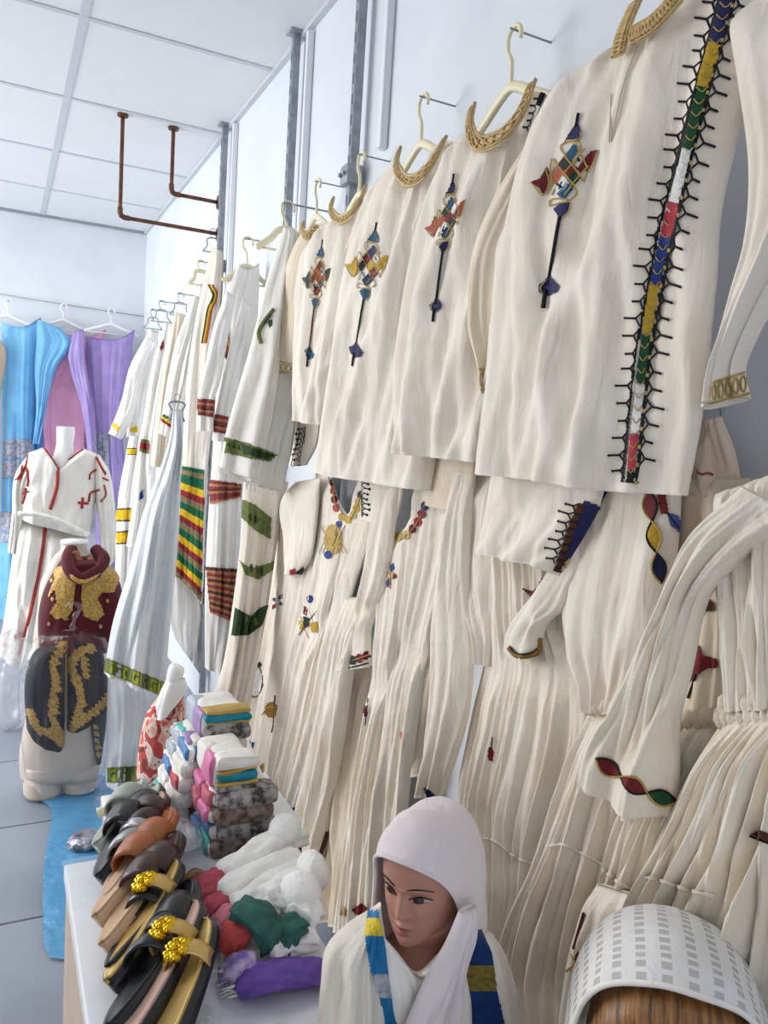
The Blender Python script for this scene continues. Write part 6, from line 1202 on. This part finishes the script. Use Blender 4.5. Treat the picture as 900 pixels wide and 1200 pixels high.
inf = lambda c, k: [(x * k, y * (1.0 + (k - 1) * .7), z + (0.02 if z > .2 else 0)) for x, y, z in c]
O_, M_, Bk, Bk2 = inf(O_, 1.05), inf(M_, 1.08), inf(Bk, 1.08), inf(Bk2, 1.06)
hs = loft([[loc1(p) for p in c] for c in (O_, M_, Bk, Bk2)], 110, None, b1r, 'headscarf', SCARFW, wob=.007, seed=3)
mk('scarf_hem', *tube(resample(np.array([loc1(p) for p in O_]), 110), 0.0028, 8), SCARFW, b1r)
# dress front, shawl and its blue borders
sheet('dress_front', [(440, 1086), (446, 1130), (452, 1215)], [(536, 1096), (548, 1140), (560, 1215)], WHITE, b1r, Y=0.822, T=[(440, 1086), (466, 1116), (491, 1142), (514, 1122), (536, 1096)], th=0.018, k=3, amp=0.008, seed=501, ns=40, nt=50)
sa = sheet('shawl', [(440, 1064), (406, 1084), (382, 1110), (376, 1150), (370, 1225)], [(446, 1062), (452, 1100), (462, 1150), (474, 1225)], SHAWL, b1r, Y=(0.86, 0.835), th=0.03, k=2.2, amp=0.014, cr=0.006, seed=502, ns=70, nt=60)
sb = sheet('shawl', [(534, 1085), (540, 1130), (545, 1170), (548, 1225)], [(556, 1078), (580, 1110), (590, 1160), (600, 1225)], SHAWL, b1r, Y=(0.82, 0.87), th=0.03, k=1.8, amp=0.012, cr=0.006, seed=503, ns=60, nt=50)
sheet('scarf_fall', [(538, 1068), (522, 1104), (497, 1148), (466, 1220)], [(556, 1060), (552, 1100), (541, 1150), (532, 1220)], SCARFW, b1r, Y=(0.785, 0.80), th=0.012, k=2, amp=0.008, cr=0.004, seed=505, ns=50, nt=36)
SBL = mat('azure_satin', (20, 116, 172), .5, .12, 60, .4, 300); SNV = mat('royal_blue_satin', (12, 54, 108), .5, .12, 60, .4, 300); SYL = mat('yellow_weave', (228, 204, 60), .7, .12, 120, .6, 250); SSV = mat('silver_weave', (176, 184, 194), .6, .2, 120, .6, 250); SAG = mat('olive_gold_weave', (130, 116, 50), .7, .2, 140, .8, 250)
lbp = lambda v: (np.array([np.interp(v, [0, .2, .5, .8, 1], [431, 427, 434, 447, 452]), 1066 + 140 * v]), np.array([np.interp(v, [0, .2, .5, .8, 1], [443, 449, 457, 468, 474]), 1066 + 140 * v]))
it = []
for a, b, m_ in ((0, .07, SBL), (.07, .22, SYL), (.22, .54, SBL), (.54, .74, SSV), (.74, 1, SBL)):
    vs = np.linspace(a, b, 4); it.append(('f', [lbp(v)[0] for v in vs] + [lbp(v)[1] for v in vs[::-1]], m_))
decal('blue_border', sa, it, b1r, lift=0.004)
rbp = lambda v: (np.array([np.interp(v, [0, 1], [540, 550]), 1086 + 126 * v]), np.array([np.interp(v, [0, .25, .6, 1], [563, 577, 583, 594]), 1086 + 126 * v]))
it = []
for a, b, m_ in ((0, .36, SNV), (.36, .60, SAG), (.60, 1, SNV)):
    vs = np.linspace(a, b, 4); it.append(('f', [rbp(v)[0] for v in vs] + [rbp(v)[1] for v in vs[::-1]], m_))
decal('blue_border', sb, it, b1r, lift=0.004)
PLW = mat('white_plinth', (226, 226, 224), .5)
def plinth(x0, x1, y0, y1, h, label):
    t = thing('plinth', label, 'plinth', ((x0 + x1) / 2, (y0 + y1) / 2, 0)); mk('box', *bevelbox(x0, x1, y0, y1, 0, h - .02, .004, 2), PLW, t); mk('top_board', *bevelbox(x0 - .008, x1 + .008, y0 - .008, y1 + .008, h - .02, h, .004, 2), PLW, t)
plinth(bx_ - .09, bx_ + .09, by_ - .09, by_ + .09, zt1 - .40, 'white plinth under the brown mannequin bust')
# ---- second head
C2 = P(785, 1222, Y=0.585); H2 = 0.222
b2r = thing('mannequin_bust', 'brown-haired mannequin bust in a checked white headscarf', 'mannequin', (C2[0], C2[1], 0.5))
V, Fc, loc2, F2, U2, R2 = head_mesh(H2, C2, (-.66, -.72, -.02), (-.05, -.05, 1.0))
g = Geo(); g.add(V, Fc); nk = [loc2((0, .02, -.30)), loc2((0, -.05, -.52)), loc2((0, -.06, -.72)), loc2((0, -.05, -.85))]
q = resample(np.c_[np.array(nk), np.array([.052, .044, .046, .075])], 20); g.add(*tube(q[:, :3], q[:, 3], 36)); cx2, cy2 = loc2((0, -.08, -.9))[:2]; zt2 = loc2((0, 0, -.78))[2]
g.add(*chest(cx2, cy2, zt2, F2)); g.build('body', SKIN, b2r)
hv2 = BVHTree.FromPolygons([tuple(v) for v in V.tolist()], [tuple(int(k) for k in q) for q in Fc])
for s in (-1, 1):
    eo = facedecal('eye', hv2, loc2, F2, [(eye(s), 0, EYEW)], b2r, H2); facedecal('iris', hv2, loc2, F2, [(ir(s), 0, IRIS)], eo, H2).location = tuple(F2 * .0008)
    facedecal('eyebrow', hv2, loc2, F2, [([(s * .06, .092), (s * .12, .112), (s * .19, .112), (s * .26, .084)], .0036, BROWM)], b2r, H2)
facedecal('lips', hv2, loc2, F2, [([(-.085, -.292), (-.05, -.268), (0, -.264), (.05, -.268), (.085, -.292), (.05, -.335), (0, -.346), (-.05, -.335)], 0, LIP)], b2r, H2)
# hair: strands combed from the crown over the forehead to both sides
HAIR = mat('auburn_hair', (140, 92, 50), .4, .25, 60, spec=.5, rgb2=(178, 128, 74)); HAIR2 = mat('dark_brown_hair', (92, 56, 32), .45, .2, 60, spec=.4)
HAIRC = mat('combed_auburn_hair', (120, 78, 42), .38, .1, 30, spec=.5)
N_ = HAIRC.node_tree.nodes; L_n = HAIRC.node_tree.links; uvn = N_.new('ShaderNodeUVMap'); uvn.uv_map = 'uv'; mpn = N_.new('ShaderNodeMapping'); mpn.inputs['Scale'].default_value = (46, 2.2, 1); hz = N_.new('ShaderNodeTexNoise'); hz.inputs['Scale'].default_value = 1.6; hz.inputs['Detail'].default_value = 5
rpn = N_.new('ShaderNodeValToRGB'); rpn.color_ramp.elements[0].position = .3; rpn.color_ramp.elements[0].color = lin((70, 42, 24)); rpn.color_ramp.elements[1].position = .68; rpn.color_ramp.elements[1].color = lin((172, 122, 70)); bpn = N_.new('ShaderNodeBump'); bpn.inputs['Strength'].default_value = .7; bpn.inputs['Distance'].default_value = .004
L_n.new(uvn.outputs[0], mpn.inputs['Vector']); L_n.new(mpn.outputs[0], hz.inputs['Vector']); L_n.new(hz.outputs['Fac'], rpn.inputs[0]); L_n.new(rpn.outputs[0], N_['Principled BSDF'].inputs['Base Color']); L_n.new(hz.outputs['Fac'], bpn.inputs['Height']); L_n.new(bpn.outputs[0], N_['Principled BSDF'].inputs['Normal'])
cap = loft([[loc2(p) for p in c] for c in ([(-.40, .2, -.6), (-.40, .32, -.15), (-.30, .43, .0), (-.1, .485, .06), (.05, .49, .06), (.2, .45, .03), (.38, .33, -.15), (.40, .2, -.6)], [(-.43, .06, -.4), (-.42, .14, .05), (-.32, .26, .33), (-.1, .33, .43), (.05, .33, .43), (.23, .28, .37), (.41, .14, .05), (.43, .06, -.4)], [(-.38, -.35, -.3), (-.36, -.36, .1), (-.28, -.36, .34), (-.1, -.38, .44), (.05, -.38, .44), (.22, -.36, .38), (.36, -.36, .1), (.38, -.35, -.3)])], 90, None, b2r, 'hair', HAIRC, ns=40)
def checked(name):
    m = cloth(name, (240, 238, 236)); N = m.node_tree.nodes; L = m.node_tree.links; b = N['Principled BSDF']
    uv = N.new('ShaderNodeUVMap'); uv.uv_map = 'uv'; sp = N.new('ShaderNodeSeparateXYZ'); L.new(uv.outputs[0], sp.inputs[0])
    def cell(sock, k, w_):
        a = N.new('ShaderNodeMath'); a.operation = 'MULTIPLY'; a.inputs[1].default_value = k; L.new(sock, a.inputs[0]); f = N.new('ShaderNodeMath'); f.operation = 'FRACT'; L.new(a.outputs[0], f.inputs[0])
        c = N.new('ShaderNodeMath'); c.operation = 'COMPARE'; c.inputs[1].default_value = .5; c.inputs[2].default_value = w_; L.new(f.outputs[0], c.inputs[0]); return c.outputs[0]
    mu = N.new('ShaderNodeMath'); mu.operation = 'MULTIPLY'; L.new(cell(sp.outputs[0], 34, .2), mu.inputs[0]); L.new(cell(sp.outputs[1], 16, .3), mu.inputs[1])
    tr = N.new('ShaderNodeBsdfTransparent'); mx = N.new('ShaderNodeMixShader'); ma = N.new('ShaderNodeMath'); ma.operation = 'MULTIPLY_ADD'; ma.inputs[1].default_value = -.42; ma.inputs[2].default_value = .97; L.new(mu.outputs[0], ma.inputs[0])
    L.new(ma.outputs[0], mx.inputs[0]); L.new(tr.outputs[0], mx.inputs[1]); L.new(b.outputs[0], mx.inputs[2]); L.new(mx.outputs[0], N['Material Output'].inputs['Surface']); return m
CHK = checked('checked_voile')
O2 = [(-.52, .05, -1.2), (-.50, .12, -.7), (-.47, .2, -.25), (-.44, .18, .16), (-.34, .24, .40), (-.12, .29, .51), (.06, .30, .51), (.27, .24, .42), (.42, .18, .18), (.47, .2, -.2), (.50, .12, -.7), (.52, .05, -1.2)]
M2 = [(-.58, -.1, -1.2), (-.55, 0, -.7), (-.50, .02, -.25), (-.45, .08, .15), (-.33, .14, .44), (-.12, .18, .565), (.06, .18, .565), (.26, .14, .46), (.43, .08, .17), (.50, .02, -.2), (.55, 0, -.7), (.58, -.1, -1.2)]
B2 = [(-.55, -.4, -1.2), (-.50, -.38, -.7), (-.46, -.4, -.25), (-.42, -.4, .15), (-.3, -.4, .38), (-.12, -.40, .50), (.06, -.40, .50), (.26, -.4, .40), (.40, -.4, .17), (.46, -.4, -.2), (.50, -.38, -.7), (.55, -.4, -1.2)]
B3_ = [(-.3, -.62, -1.2), (-.3, -.6, -.7), (-.26, -.58, -.25), (-.24, -.56, .1), (-.16, -.55, .22), (-.06, -.55, .28), (.04, -.55, .28), (.14, -.55, .22), (.24, -.56, .1), (.28, -.58, -.2), (.3, -.6, -.7), (.3, -.62, -1.2)]
O2, M2, B2, B3_ = [[(x * 1.1, y, z) for x, y, z in c] for c in (O2, M2, B2, B3_)]
loft([[loc2(p) for p in c] for c in (O2, M2, B2, B3_)], 130, None, b2r, 'headscarf', CHK, wob=.004, seed=5, ns=50)
mk('scarf_hem', *tube(resample(np.array([loc2(p) for p in O2]), 110), 0.0035, 8), WHITE, b2r)
plinth(cx2 - .09, cx2 + .09, cy2 - .09, cy2 + .09, zt2 - .40, 'white plinth under the checked-scarf bust')
